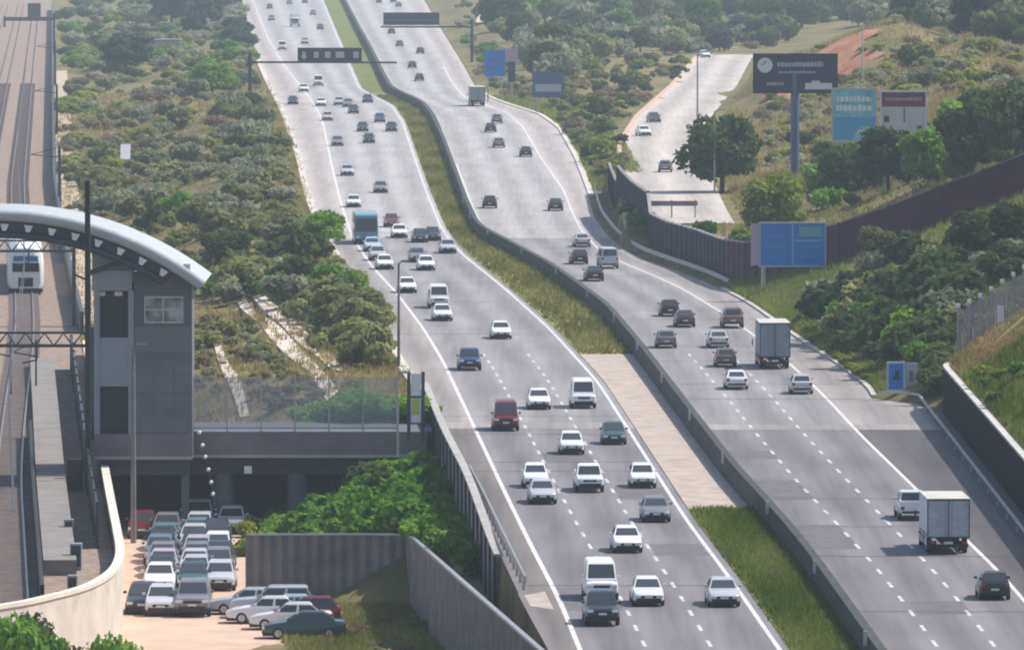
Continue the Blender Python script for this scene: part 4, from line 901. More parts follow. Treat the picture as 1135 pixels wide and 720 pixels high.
def make_bus():
    root = bpy.data.objects.new('coach', None); COL.objects.link(root)
    def P(nm, mb, m, smooth=None, bevel=0):
        o = bpy.data.objects.new(nm, mb.mesh(nm, m, smooth, bevel)); o.parent = root; COL.objects.link(o)
    m_ = Msh(); rings = [[(-W_, y, .35), (W_, y, .35), (W_, y, zt_ * .7), (W_ * .94, y, zt_), (-W_ * .94, y, zt_), (-W_, y, zt_ * .7)] for y, W_, zt_ in ((-5.5, 1.2, 3.1), (-5.3, 1.25, 3.2), (5.2, 1.25, 3.2), (5.5, 1.18, 3.05))]
    m_.loft(rings); P('body', m_, 'paint', 30)
    m_ = Msh(); m_.box(-1.1, 1.1, 5.46, 5.52, 1.35, 2.75); P('windscreen', m_, 'glass', None, .02)
    m_ = Msh(); m_.box(-1.0, 1.0, -5.52, -5.46, 1.6, 2.7); P('rear_window', m_, 'glass', None, .02)
    for s_ in (-1, 1):
        for k in range(5):
            m_ = Msh(); m_.box(s_ * 1.25 - .012, s_ * 1.25 + .012, -5 + k * 2, -3.15 + k * 2, 1.55, 2.2); P('side_window', m_, 'glass')
        m_ = Msh(); m_.box(s_ * .9 - .2, s_ * .9 + .2, 5.45, 5.53, .7, .9); P('headlight', m_, 'headlight', None, .01)
    m_ = Msh(); m_.box(-1.15, 1.15, 5.4, 5.535, .36, .6); P('front_bumper', m_, 'trim')
    wm, rm = wheel_mesh(.48, .28), rim_mesh(.48, .28)
    for ay in (-3.2, 3.4):
        for s_ in (-1, 1):
            o = bpy.data.objects.new('wheel', wm); COL.objects.link(o); o.parent = root; o.location = (s_ * 1.1, ay, .48); r_ = bpy.data.objects.new('rim', rm); COL.objects.link(r_); r_.parent = o; r_.rotation_euler.z = 0 if s_ > 0 else math.pi
    return root
V['bus'] = make_bus()
LEN = dict(sedan=4.4, hatchback=3.8, suv=4.6, pickup=5.0, minibus=4.9, truck=8.2, truck2=8.5, truck3=9, bus=11)
CATS = dict(sedan='car', hatchback='car', suv='car', pickup='pickup', minibus='minibus', truck='truck', truck2='truck', truck3='truck', bus='coach')
used = set()
def put(kind, px, py, col, label, group, head, z=0.0, sc=.845):
    """head: direction of travel as an angle from +Y; the end towards the camera stands on the pixel"""
    q_ = G(px, py, z); dx, dy = math.sin(head), math.cos(head); hl = sc * (LEN[kind] / 2 * abs(dy) + .86 * abs(dx))
    o = V[kind] if kind not in used else copy_tree(V[kind]); used.add(kind)
    ty = q_.y + hl * (1 if abs(dy) > .5 else 1) * .96
    o.location = (q_.x * (1 + hl / q_.y * (0 if abs(dy) > .5 else 0)) + (ty - q_.y) * (dx / dy if abs(dy) > .5 else 0), ty, z); o.rotation_euler = (0, 0, -head); o.scale = (sc,) * 3
    c = COLR[col]; j = rng.uniform(.9, 1.06)
    for ch in o.children: ch.color = (c[0] * j, c[1] * j, c[2] * j, 1)
    tag(o, label, CATS[kind], group); return o
def road_head(x, y):
    f = mix(LL, LR, .5) if x < MB(y) else mix(MB, RR, .5)
    return math.atan2(f(y + 15) - f(y - 15), 30)
def on_left(kind, px, py, col, label):
    q_ = G(px, py); put(kind, px, py, col, label, 'vehicles driving towards the camera on the left carriageway', road_head(q_.x, q_.y) + math.pi)
def on_right(kind, px, py, col, label):
    q_ = G(px, py); put(kind, px, py, col, label, 'vehicles driving away on the right carriageway', road_head(q_.x, q_.y))
for a in (
    ('pickup', 668, 694, 'dark', 'dark pickup with pale lower front, nearest the camera on the left carriageway'),
    ('minibus', 667, 666, 'white', 'white van following right behind the nearest dark pickup'),
    ('sedan', 719, 672, 'white', 'white sedan in the middle lane right of the dark pickup'),
    ('sedan', 803, 673, 'silver', 'silver white sedan by the median line, nearest the green median grass'),
    ('sedan', 696, 613, 'white', 'white sedan alone in the middle lane, next ahead of the dark pickup row'),
    ('sedan', 728, 579, 'grey', 'dark grey sedan near the lower end of the paved median'),
    ('hatchback', 713, 541, 'white', 'white hatchback beside the white right edge line above the dark grey sedan'),
    ('pickup', 654, 546, 'white', 'white pickup with black front between the two white lane neighbours'),
    ('hatchback', 594, 541, 'white', 'white hatchback directly behind another white one in the left lane'),
    ('sedan', 602, 559, 'silver', 'pale sedan leading the pair in the left lane above the solid line'),
    ('hatchback', 634, 504, 'white', 'white hatchback in the middle lane below the white minibus'),
    ('hatchback', 681, 493, 'green', 'dark green hatchback beside the upper part of the paved median'),
    ('minibus', 647, 453, 'white', 'white minibus beside the top of the paved median'),
    ('sedan', 598, 454, 'white', 'white sedan between the red minibus and the white minibus'),
    ('minibus', 561, 478, 'red', 'dark red minibus with a boxy front on the left carriageway'),
    ('pickup', 521, 411, 'blue', 'dark blue pickup in the left lane above the red minibus'),
    ('sedan', 556, 376, 'white', 'white sedan alone in the right lane above the dark blue pickup'),
    ('sedan', 491, 356, 'white', 'white sedan just ahead of a white van in the left lane'),
    ('minibus', 487, 342, 'white', 'white van close behind a white sedan in the left lane'),
    ('sedan', 452, 325, 'white', 'white sedan with black front beside the left line, below the coach queue'),
    ('sedan', 473, 300, 'white', 'white sedan in the middle of the cluster below the median bend'),
    ('hatchback', 463, 291, 'grey', 'grey hatchback half hidden behind the cluster white sedan'),
    ('sedan', 427, 299, 'white', 'white sedan at the lower end of the queue in front of the coach'),
    ('hatchback', 419, 289, 'silver', 'silver hatchback between the queue end and the light blue car'),
    ('sedan', 413, 279, 'lightblue', 'light blue sedan immediately in front of the blue coach'),
    ('bus', 406, 271, 'steelblue', 'blue coach with pale roof in the left lane'),
    ('sedan', 443, 264, 'white', 'white sedan right of the blue coach'),
    ('hatchback', 434, 252, 'maroon', 'dark maroon hatchback right of the top of the blue coach'),
    ('sedan', 466, 269, 'black', 'black sedan, left one of a pair below the median bend'),
    ('sedan', 480, 267, 'dark', 'dark sedan, right one of a pair below the median bend'),
    ('sedan', 497, 281, 'silver', 'silver sedan touching the right edge line at the median bend'),
    ('sedan', 392, 230, 'white', 'white sedan just behind the blue coach'),
    ('sedan', 422, 214, 'grey', 'grey sedan alone in the middle lane beyond the coach'),
    ('sedan', 385, 195, 'silver', 'silver sedan alone near the left line, second beyond the coach'),
    ('sedan', 374, 162, 'grey', 'grey sedan close to the left line under the dark distant group'),
    ('sedan', 409, 159, 'black', 'black sedan, lowest of the distant group of four'),
    ('sedan', 402, 146, 'dark', 'dark sedan, left of the distant group of four'),
    ('sedan', 434, 146, 'black', 'black sedan, right of the distant group of four'),
    ('hatchback', 421, 136, 'blue', 'blue hatchback, topmost of the distant group of four'),
    ('sedan', 392, 126, 'black', 'black sedan in the middle lane above the distant group'),
    ('sedan', 363, 134, 'beige', 'beige sedan near the left line above the grey one'),
    ('sedan', 356, 118, 'white', 'white sedan in the left lane below the gantry'),
    ('sedan', 376, 117, 'silver', 'silver sedan between two cars right below the gantry'),
    ('sedan', 386, 119, 'grey', 'grey sedan right of the silver one below the gantry'),
    ('sedan', 408, 114, 'black', 'black sedan by the median where the road kinks'),
    ('sedan', 325, 116, 'dark', 'dark sedan on the left shoulder side below the gantry'),
    ('sedan', 337, 102, 'white', 'white sedan leftmost of those behind the gantry post'),
    ('minibus', 353, 96, 'white', 'white van directly beneath the gantry sign box'),
    ('minibus', 313, 56, 'white', 'white van left of the gantry sign box'),
    ('hatchback', 338, 49, 'lilac', 'lilac hatchback right above the gantry sign box'),
    ('truck', 327, 30, 'white', 'tiny white box truck at the far top of the left carriageway'),
    ('sedan', 355, 33, 'dark', 'dark sedan right of the tiny white truck'),
    ('sedan', 301, 23, 'grey', 'grey sedan left of the tiny white truck'),
    ('sedan', 299, 10, 'dark', 'dark sedan at the top left of the left carriageway'),
    ('sedan', 347, 17, 'grey', 'grey sedan right above the tiny white truck'),
    ('sedan', 321, 5, 'teal', 'teal sedan at the very top in the middle lane'),
    ('sedan', 338, 4, 'black', 'black sedan at the very top in the right lane')): on_left(*a)
for a in (
    ('hatchback', 1103, 665, 'black', 'black hatchback with pale roof reflection, nearest on the right carriageway'),
    ('truck', 1051, 614, 'white', 'white box truck seen from behind on the right carriageway'),
    ('pickup', 1013, 577, 'white', 'white pickup partly hidden left of the white box truck'),
    ('hatchback', 889, 437, 'silver', 'silver hatchback right below the grey box truck'),
    ('sedan', 817, 432, 'white', 'white sedan below and left of the grey box truck'),
    ('truck2', 859, 409, 'grey', 'grey box truck seen from behind in the right lane'),
    ('hatchback', 805, 407, 'brown', 'brownish grey hatchback left of the grey box truck'),
    ('sedan', 797, 386, 'silver', 'silver sedan above the brownish hatchback'),
    ('hatchback', 739, 386, 'grey', 'grey hatchback nearest the median barrier, lowest of three'),
    ('sedan', 760, 363, 'dark', 'dark sedan, right of three near the median barrier'),
    ('hatchback', 743, 351, 'black', 'black hatchback, topmost of three near the median barrier'),
    ('suv', 813, 364, 'brown', 'brown van shaped car alone in the right lane above the trucks'),
    ('sedan', 660, 312, 'black', 'black sedan, lowest of four on the bend'),
    ('minibus', 676, 298, 'silver', 'silver van next to the kerb on the bend'),
    ('hatchback', 643, 293, 'black', 'black hatchback left of the silver van on the bend'),
    ('sedan', 646, 274, 'silver', 'silver sedan, topmost of four on the bend'),
    ('sedan', 616, 234, 'dark', 'dark sedan near the right edge line above the bend'),
    ('hatchback', 543, 231, 'black', 'black hatchback beside the median barrier above the bend'),
    ('sedan', 583, 174, 'black', 'black sedan, lowest of four at the far crest'),
    ('sedan', 553, 164, 'grey', 'grey sedan, left above the lowest car at the far crest'),
    ('sedan', 544, 147, 'black', 'black sedan nearest the median at the far crest'),
    ('hatchback', 551, 137, 'grey', 'grey hatchback, topmost of four at the far crest'),
    ('truck3', 530, 118, 'brown', 'grey truck at the far kink of the right carriageway'),
    ('sedan', 465, 90, 'dark', 'dark sedan, lowest of three below the navy gantry'),
    ('sedan', 457, 76, 'black', 'black sedan, middle of three below the navy gantry'),
    ('sedan', 466, 60, 'dark', 'dark sedan, topmost of three below the navy gantry'),
    ('hatchback', 443, 52, 'grey', 'grey hatchback alone under the left part of the navy gantry sign'),
    ('sedan', 434, 38, 'dark', 'dark sedan right under the left edge of the navy gantry sign'),
    ('sedan', 442, 8, 'grey', 'grey sedan above the navy gantry sign'),
    ('hatchback', 436, 3, 'dark', 'dark hatchback at the very top above the navy gantry'),
    ('hatchback', 420, 4, 'red', 'red hatchback at the very top of the right carriageway')): on_right(*a)
for k, px, py, c, lb, h in (('sedan', 716, 151, 'white', 'white sedan at the left edge of the side road', math.pi - .15), ('hatchback', 727, 136, 'dark', 'dark hatchback behind the white sedan on the side road', math.pi - .15),
                            ('hatchback', 737, 191, 'grey', 'grey hatchback at the near end of the side road', 0.05), ('sedan', 784, 64, 'white', 'white sedan at the top of the side road', math.pi - .3)):
    put(k, px, py, c, lb, 'cars on the side road', h, 2.06)
GP = 'cars in the car park by the underpass'
for k, px, py, c, lb, h in (
    ('suv', 213, 684, 'grey', 'grey parked car at the near end of the central column', 3.14), ('sedan', 213, 656, 'green', 'green parked sedan, second from the near end of the central column', 3.14),
    ('sedan', 215, 641, 'silver', 'silver parked sedan, third from the near end of the central column', 3.14), ('hatchback', 218, 626, 'lilac', 'lilac parked hatchback in the middle of the central column', 3.14),
    ('sedan', 214, 612, 'silver', 'silver parked sedan behind the lilac hatchback', 3.14), ('hatchback', 220, 599, 'silver', 'pale silver parked hatchback near the dark underpass in the central column', 3.14),
    ('suv', 219, 590, 'silver', 'silver parked car at the far end of the central column', 3.14),
    ('hatchback', 178, 683, 'silver', 'silver parked hatchback at the near end of the left column', 3.14), ('hatchback', 157, 681, 'dark', 'dark parked hatchback beside the pale curved wall', 3.14),
    ('sedan', 176, 657, 'white', 'white parked sedan, second from the near end of the left column', 3.14), ('sedan', 180, 641, 'lilac', 'lilac parked sedan in the left column', 3.14),
    ('hatchback', 176, 625, 'teal', 'dull teal parked hatchback in the middle of the left column', 3.14), ('sedan', 181, 611, 'teal', 'teal parked sedan near the far end of the left column', 3.14), ('sedan', 184, 599, 'grey', 'grey parked sedan at the far end of the left column', 3.14),
    ('hatchback', 216, 649, 'silver', 'silver parked hatchback squeezed between the green and the silver sedan', 3.14), ('sedan', 217, 633, 'grey', 'grey parked sedan behind the silver sedan of the central column', 3.14), ('hatchback', 216, 619, 'dark', 'dark parked hatchback right behind the lilac hatchback', 3.14), ('sedan', 217, 605, 'teal', 'teal parked sedan near the far end of the central column', 3.14),
    ('hatchback', 178, 649, 'dark', 'dark parked hatchback behind the second white sedan of the left column', 3.14), ('sedan', 179, 633, 'grey', 'grey parked sedan behind the lilac sedan of the left column', 3.14), ('hatchback', 179, 618, 'dark', 'dark parked hatchback behind the dull teal one of the left column', 3.14), ('sedan', 242, 632, 'dark', 'dark parked sedan behind the grey hatchback in the right column', 3.14),
    ('hatchback', 157, 597, 'red', 'red parked hatchback beside the tall lamp pole', 3.14), ('hatchback', 256, 592, 'silver', 'silver parked hatchback at the foot of the underpass column', 3.14),
    ('hatchback', 243, 655, 'silver', 'silver parked hatchback, near one in the right column', 3.14), ('hatchback', 241, 640, 'grey', 'grey parked hatchback, second in the right column', 3.14), ('hatchback', 240, 622, 'white', 'white parked hatchback, third in the right column', 3.14), ('sedan', 238, 606, 'dark', 'dark parked sedan at the far end of the right column', 3.14),
    ('sedan', 337, 708, 'green', 'dark green parked sedan, nearest of the side row', -1.57), ('sedan', 322, 698, 'white', 'white parked sedan next behind the dark green one', -1.57),
    ('hatchback', 338, 692, 'red', 'red parked hatchback whose tail shows behind the white sedan', -1.57), ('sedan', 318, 689, 'lightblue', 'pale blue parked sedan in the side row', -1.57),
    ('suv', 303, 685, 'silver', 'silver parked estate car in the side row by the sheet fence', -1.57), ('sedan', 296, 691, 'white', 'white parked sedan in the side row half hidden by the pale blue one', -1.57), ('sedan', 276, 681, 'silver', 'silver parked sedan at the far left end of the side row', -1.57)):
    put(k, px, py, c, lb, GP, h, GZ + .03, .97 if h < 0 else 1.04)

# ------------------------------------------------------------------ vegetation
def leaf_mesh(name, lobes, n, size, m, seed, flat=.35):
    r = np.random.default_rng(seed); lb = np.array(lobes); vol = lb[:, 3] * lb[:, 4] * lb[:, 5]; ch = r.choice(len(lb), n, p=vol / vol.sum())
    d = r.normal(size=(n, 3)); d /= np.linalg.norm(d, axis=1)[:, None]; rad = r.uniform(.30, 1, n) ** .45 * r.uniform(.85, 1.1, n)
    P_ = lb[ch, :3] + d * lb[ch, 3:6] * rad[:, None]
    P_[:, 2] = np.maximum(P_[:, 2], .03)
    nr = d * .8 + r.normal(size=(n, 3)) * .7 + np.array([0, 0, flat]); nr /= np.linalg.norm(nr, axis=1)[:, None]
    u = np.cross(nr, r.normal(size=(n, 3))); u /= np.linalg.norm(u, axis=1)[:, None]; v = np.cross(nr, u)
    s = size * r.uniform(.55, 1.3, n)[:, None]; u = u * s; v = v * s * .7
    V_ = np.stack([P_ - u, P_ - v * .9 + nr * s * .15, P_ + u, P_ + v * .9 + nr * s * .15], 1).reshape(-1, 3)
    me = bpy.data.meshes.new(name); me.vertices.add(4 * n); me.vertices.foreach_set('co', V_.ravel()); me.loops.add(4 * n); me.loops.foreach_set('vertex_index', np.arange(4 * n))
    me.polygons.add(n); me.polygons.foreach_set('loop_start', np.arange(0, 4 * n, 4)); me.polygons.foreach_set('loop_total', np.full(n, 4)); me.update()
    cl = np.sin(P_[:, 0] * 2.3 / max(.6, lb[:, 3].mean()) + seed) * np.sin(P_[:, 1] * 2.1 / max(.6, lb[:, 3].mean()) + 2 * seed) * np.sin(P_[:, 2] * 2.6 / max(.6, lb[:, 5].mean()))
    tone = np.clip(.26 + .22 * cl + r.normal(size=n) * .09, 0, .6); at = me.attributes.new('tone', 'FLOAT', 'FACE'); at.data.foreach_set('value', tone.astype(np.float32))
    me.materials.append(M[m]); return me
def lobes(seed, n, rx, rz, h0, spread):
    r = random.Random(seed); o = []
    for i in range(n):
        a = r.uniform(0, 6.28); q_ = spread * math.sqrt(r.random()); k = r.uniform(.55, 1); o.append((math.cos(a) * q_, math.sin(a) * q_, h0 + r.uniform(-.35, .45) * rz, rx * k, rx * k * r.uniform(.8, 1.15), rz * k * r.uniform(.7, 1.1)))
    return o
def stem_mesh(seed, h, r0, nb, spread, base=.35):
    r = random.Random(seed); m_ = Msh(); top = (r.uniform(-.1, .1) * h, r.uniform(-.1, .1) * h, h); m_.tube([(0, 0, -.4), (top[0] * .4, top[1] * .4, h * .5), top], r0, 7, r2=r0 * .35)
    for i in range(nb):
        a = r.uniform(0, 6.28); z = h * r.uniform(base, .85); x0_, y0_ = top[0] * z / h, top[1] * z / h; s_ = spread * r.uniform(.5, 1)
        m_.tube([(x0_, y0_, z), (x0_ + math.cos(a) * s_ * .5, y0_ + math.sin(a) * s_ * .5, z + h * .15), (x0_ + math.cos(a) * s_, y0_ + math.sin(a) * s_, z + h * .3)], r0 * .45, 5, r2=r0 * .12)
    return m_.mesh('trunk', 'trunk', 50)
SH = {}
def shrub_kind(key, m, seeds, n=620, size=.17, nl=6, rx=.62, rz=.5, h0=.55, spread=.8):
    SH[key] = [(leaf_mesh('foliage', lobes(s, nl, rx, rz, h0, spread), n, size, m, s), stem_mesh(s, .8, .05, 4, .6, .1)) for s in seeds]
shrub_kind('olive', 'leaf_olive', (1, 2, 3)); shrub_kind('dark', 'leaf_dark', (4, 5)); shrub_kind('green', 'leaf_green', (6, 7, 8), n=1000, size=.13); shrub_kind('fine', 'leaf_green', (15, 16), n=2600, size=.075); shrub_kind('finedark', 'leaf_dark', (17,), n=2600, size=.075); shrub_kind('bright', 'leaf_bright', (9, 10))
shrub_kind('dry', 'leaf_dry', (11, 12), n=480, size=.14); shrub_kind('grey', 'leaf_grey', (13, 14))
def shrub(x, y, key, s, label, group, sz=None, name='shrub'):
    fo, stm = rng.choice(SH[key]); q_ = GT(x, y); t = thing(name, label, 'shrub', q_, rng.uniform(0, 6.28), group); t.scale = (s, s * rng.uniform(.85, 1.15), (sz or s) * rng.uniform(.85, 1.1))
    link('foliage', fo, t); link('stem', stm, t); return t
def inpoly(x, y, P_):
    c = False
    for i in range(len(P_)):
        (x1, y1), (x2, y2) = P_[i - 1], P_[i]
        if (y1 > y) != (y2 > y) and x < (x2 - x1) * (y - y1) / (y2 - y1) + x1: c = not c
    return c
def clear(x, y): return (872 < x < 972 and 28 < y < 70) or (966 < x < 1028 and 405 < y < 443) or (828 < x < 925 and 285 < y < 350) or (125 < x < 155 and 170 < y < 215)
def scatter(P_, n, smin, smax, mixk, label, group, gap=.5, hz=1.0):
    xs_, ys_ = [p_[0] for p_ in P_], [p_[1] for p_ in P_]; done = []; tries = 0
    while len(done) < n and tries < n * 60:
        tries += 1; x, y = rng.uniform(min(xs_), max(xs_)), rng.uniform(min(ys_), max(ys_))
        if not inpoly(x, y, P_) or clear(x, y): continue
        s = rng.uniform(smin, smax); q_ = GT(x, y)
        if any(math.hypot(q_.x - a, (q_.y - b_) * .6) < gap * (s + c) for a, b_, c in done): continue
        key = rng.choices([k for k, _ in mixk], [v for _, v in mixk])[0]; done.append((q_.x, q_.y, s))
        kn = dict(olive='olive green', dark='dark green', green='lush green', bright='yellow green', dry='dry brownish', grey='grey green')[key]
        shrub(x, y, key, s, kn + ' ' + label, kn + ' ' + group, s * hz)
scatter([(70, 235), (105, 205), (170, 180), (310, 180), (330, 225), (365, 285), (395, 335), (425, 395), (440, 412), (385, 405), (300, 330), (262, 335), (215, 330), (230, 300), (130, 245), (100, 245)], 62, 1.4, 2.6, [('olive', 6), ('green', .8), ('dark', 2), ('grey', 1.6)],
        'shrub in the thicket between railway and motorway above the footpaths', 'shrubs of the thicket above the footpaths', .33)
scatter([(72, 70), (265, 62), (300, 120), (318, 180), (310, 200), (70, 215)], 48, 1.3, 2.8, [('olive', 5), ('grey', 4), ('dry', .8), ('green', .5), ('dark', .6)],
        'shrub on the distant slope between railway and motorway', 'shrubs of the distant slope by the railway', .42)
scatter([(215, 345), (255, 345), (262, 380), (245, 372), (228, 400), (220, 440), (214, 440)], 6, .8, 1.4, [('olive', 2), ('dry', 3)], 'shrub right behind the lift tower', 'shrubs behind the lift tower', .4)
scatter([(262, 352), (290, 376), (350, 432), (358, 455), (290, 458), (275, 420), (255, 372)], 8, .5, 1.1, [('dry', 4), ('olive', 1.5), ('dark', 1)], 'shrub between the footpaths behind the bridge screen', 'shrubs between the footpaths', .4)
scatter([(385, 418), (428, 418), (440, 460), (395, 462)], 3, .6, 1.0, [('olive', 2), ('bright', 1)], 'shrub behind the right end of the bridge screen', 'shrubs behind the screen end', .4)
# green bank below the retaining wall: planted on the slope itself
def bank(n):
    k = 0
    while k < n:
        Y = rng.uniform(432, 518); s = rng.uniform(.6, 9.8); x = L(Y) - s
        if Y < 474 and x < -5.6 + (474 - Y) * .07 + .8 and Y < 473.5: continue
        fx_ = -5.5 + (472 - Y) / 112 * 7
        if Y < 473 and x < fx_ + 1.7: continue
        key = rng.choices(['green', 'dark'], [9, 1])[0]; fo, stm = rng.choice(SH[key]); sc = rng.uniform(1.3, 2.2)
        kn = dict(green='lush green', bright='yellow green', dark='dark green')[key]
        t = thing('shrub', kn + ' shrub covering the bank between sheet fence and bridge', 'shrub', (x, Y, zt(x, Y)), rng.uniform(0, 6.28), kn + ' shrubs on the bank below the road'); t.scale = (sc, sc, sc * rng.uniform(.8, 1.1)); link('foliage', fo, t); link('stem', stm, t); k += 1
bank(46)
scatter([(255, 580), (288, 575), (290, 660), (262, 655)], 6, .6, 1.1, [('bright', 3), ('olive', 1), ('dark', 1)], 'shrub between the parked cars and the sheet fence', 'shrubs beside the parked cars', .35)
scatter([(385, 690), (450, 682), (500, 722), (560, 770), (390, 770)], 7, .5, 1.0, [('olive', 3), ('dry', 2), ('bright', 1)], 'low shrub in front of the sheet fence', 'low shrubs in front of the sheet fence', .4)
for i in range(9):
    x = -24.8 + i * .72 + rng.uniform(-.2, .2); Y = rng.uniform(404, 412); fo, stm = rng.choice(SH['fine' if i % 3 else 'finedark'])
    kk = 'lush green' if i % 3 else 'dark green'; t = thing('shrub', kk + ' shrub below the curved parapet wall at the bottom left', 'shrub', (x, Y, GZ), rng.uniform(0, 6), kk + ' shrubs below the curved wall'); s = rng.uniform(2.1, 2.7) * (1.15 if i < 5 else .9); t.scale = (s * .8, s * .8, s * 1.35); link('foliage', fo, t); link('stem', stm, t)
# right slope
scatter([(885, 345), (905, 328), (945, 320), (1040, 296), (1135, 268), (1135, 300), (1075, 335), (1045, 395), (1030, 438), (1000, 420), (960, 395), (920, 365)], 52, 1.3, 2.5, [('dark', 5), ('olive', 3), ('grey', 1.5), ('green', 1)],
        'shrub on the slope below the maroon wall', 'shrubs on the slope below the maroon wall', .33)
scatter([(1070, 420), (1135, 400), (1150, 470), (1110, 470)], 8, .5, 1.0, [('green', 3), ('bright', 2), ('dark', 1)], 'shrub behind the pale coping of the dark wall', 'shrubs behind the dark wall', .3)
scatter([(600, 118), (650, 75), (740, 62), (765, 70), (745, 95), (700, 120), (688, 150), (690, 195), (665, 200), (640, 160)], 22, 1.2, 2.3, [('olive', 4), ('dark', 2), ('dry', 2), ('bright', 1.5)], 'shrub on the strip between motorway and side road', 'shrubs between motorway and side road', .36)
scatter([(690, 205), (712, 240), (712, 258), (690, 235)], 5, 1, 1.5, [('green', 2), ('olive', 1)], 'bush at the near end of the side road behind the dark wall', 'bushes at the near end of the side road', .4)
scatter([(845, 125), (870, 70), (1000, 40), (1130, 60), (1135, 110), (1040, 105), (930, 160), (915, 200), (860, 200)], 22, 1.0, 2.2, [('dry', 4), ('olive', 3), ('bright', 1.6), ('grey', 1), ('dark', .5)], 'shrub on the dry hill around the billboards', 'shrubs on the dry hill', .45)
scatter([(775, 248), (830, 245), (905, 255), (880, 265), (810, 275), (780, 265)], 8, .9, 1.5, [('green', 3), ('bright', 2)], 'bush behind the corner of the maroon wall', 'bushes behind the wall corner', .35)
# trees
TR = {}
def tlobes(seed, n, rad, h):
    r = random.Random(seed); o = []
    for i in range(n):
        t = (i + .5) / n; z = h * (.26 + .60 * t); pr = math.sqrt(max(.08, 1 - ((t - .38) / .72) ** 2)); a = i * 2.4 + r.uniform(-.5, .5); q_ = rad * .62 * pr * math.sqrt(r.uniform(.25, 1)); k = r.uniform(.75, 1.15)
        o.append((math.cos(a) * q_, math.sin(a) * q_, z, rad * .46 * k, rad * .46 * k, h * .15 * k * r.uniform(.85, 1.2)))
    return o
def tree_kind(key, m, seeds, n, size, rad=2.7, h=5.0, nl=13):
    TR[key] = [(leaf_mesh('crown', tlobes(s, nl, rad, h), n, size, m, s), stem_mesh(s, h * .7, .17, 7, rad * .6, .25)) for s in seeds]
tree_kind('dark', 'leaf_dark', (21, 22, 23), 3000, .25); tree_kind('green', 'leaf_green', (24, 25), 2800, .24); tree_kind('bright', 'leaf_bright', (26, 27), 2600, .23)
tree_kind('blue', 'leaf_blue', (28, 29, 30), 1700, .36); tree_kind('olive', 'leaf_olive', (31, 32), 2600, .25)
def mass(name, P_, n, smin, smax, keys, hz=1.0):
    """undergrowth nobody could count: many clumps in one mesh"""
    xs_, ys_ = [p_[0] for p_ in P_], [p_[1] for p_ in P_]
    for key in keys:
        fo = SH[key][0][0]; co = np.empty(len(fo.vertices) * 3, np.float32); fo.vertices.foreach_get('co', co); co = co.reshape(-1, 3); tn = np.empty(len(fo.polygons), np.float32); fo.attributes['tone'].data.foreach_get('value', tn); out = []; tt = []
        k = 0
        while k < n // len(keys):
            x, y = rng.uniform(min(xs_), max(xs_)), rng.uniform(min(ys_), max(ys_))
            if not inpoly(x, y, P_) or (966 < x < 1028 and 405 < y < 443) or (872 < x < 972 and 28 < y < 70): continue
            k += 1; q_ = GT(x, y); s_ = rng.uniform(smin, smax); a = rng.uniform(0, 6.28); c, d = math.cos(a) * s_, math.sin(a) * s_
            out.append(np.stack([co[:, 0] * c - co[:, 1] * d + q_.x, co[:, 0] * d + co[:, 1] * c + q_.y, co[:, 2] * s_ * hz + q_.z], 1)); tt.append(tn + rng.uniform(0, .45))
        V_ = np.concatenate(out); T_ = np.concatenate(tt); m4 = len(T_); me = bpy.data.meshes.new(name); me.vertices.add(4 * m4); me.vertices.foreach_set('co', V_.ravel()); me.loops.add(4 * m4); me.loops.foreach_set('vertex_index', np.arange(4 * m4))
        me.polygons.add(m4); me.polygons.foreach_set('loop_start', np.arange(0, 4 * m4, 4)); me.polygons.foreach_set('loop_total', np.full(m4, 4)); me.update()
        at = me.attributes.new('tone', 'FLOAT', 'FACE'); at.data.foreach_set('value', T_.astype(np.float32)); me.materials.append(M['leaf_' + key]); tag(link(name, me), kind='stuff')
def tree(px, py, key, wpx, hpx, label, group=None, name='tree'):
    q_ = GT(px, py); sc = q_.y / F; sx = wpx * sc / 5.6; sz = hpx * sc / 4.9; t = thing(name, label, 'tree', q_, rng.uniform(0, 6.28), group); t.scale = (sx, sx, sz); cr, tk = rng.choice(TR[key]); link('crown', cr, t); link('trunk', tk, t); return t
tree(800, 214, 'dark', 108, 88, 'dark round tree standing beside the side road left of the blue post')
tree(858, 262, 'bright', 92, 70, 'bright yellow green tree behind the maroon wall below the navy billboard')
for px, py, k, wp, hp, lb in ((935, 222, 'dark', 80, 60, 'dark green tree below the teal billboard'), (985, 212, 'dark', 92, 72, 'dark green tree in front of the white and maroon billboard'), (1030, 205, 'green', 80, 62, 'mid green tree right of the maroon billboard behind the wall'),
                              (1078, 195, 'dark', 90, 85, 'dark green tree behind the high part of the maroon wall'), (1125, 185, 'dark', 90, 88, 'dark green tree at the right edge behind the maroon wall'), (912, 232, 'green', 52, 42, 'small green tree right of the bright yellow green one'),
                              (1075, 300, 'dark', 70, 68, 'dark tree in front of the maroon wall near the right edge'), (1118, 290, 'dark', 62, 66, 'dark tree at the right edge in front of the maroon wall'), (975, 300, 'olive', 60, 48, 'olive tree on the slope right of the blue road sign'),
                              (250, 300, 'dark', 80, 45, 'dark tree behind the canopy end'), (360, 275, 'green', 60, 42, 'green tree at the left kerb beside the coach'), (235, 105, 'green', 62, 40, 'green tree on the distant slope left of the gantry'), (140, 78, 'blue', 70, 42, 'bluish green tree on the distant slope by the railway')):
    tree(px, py, k, wp, hp, lb)
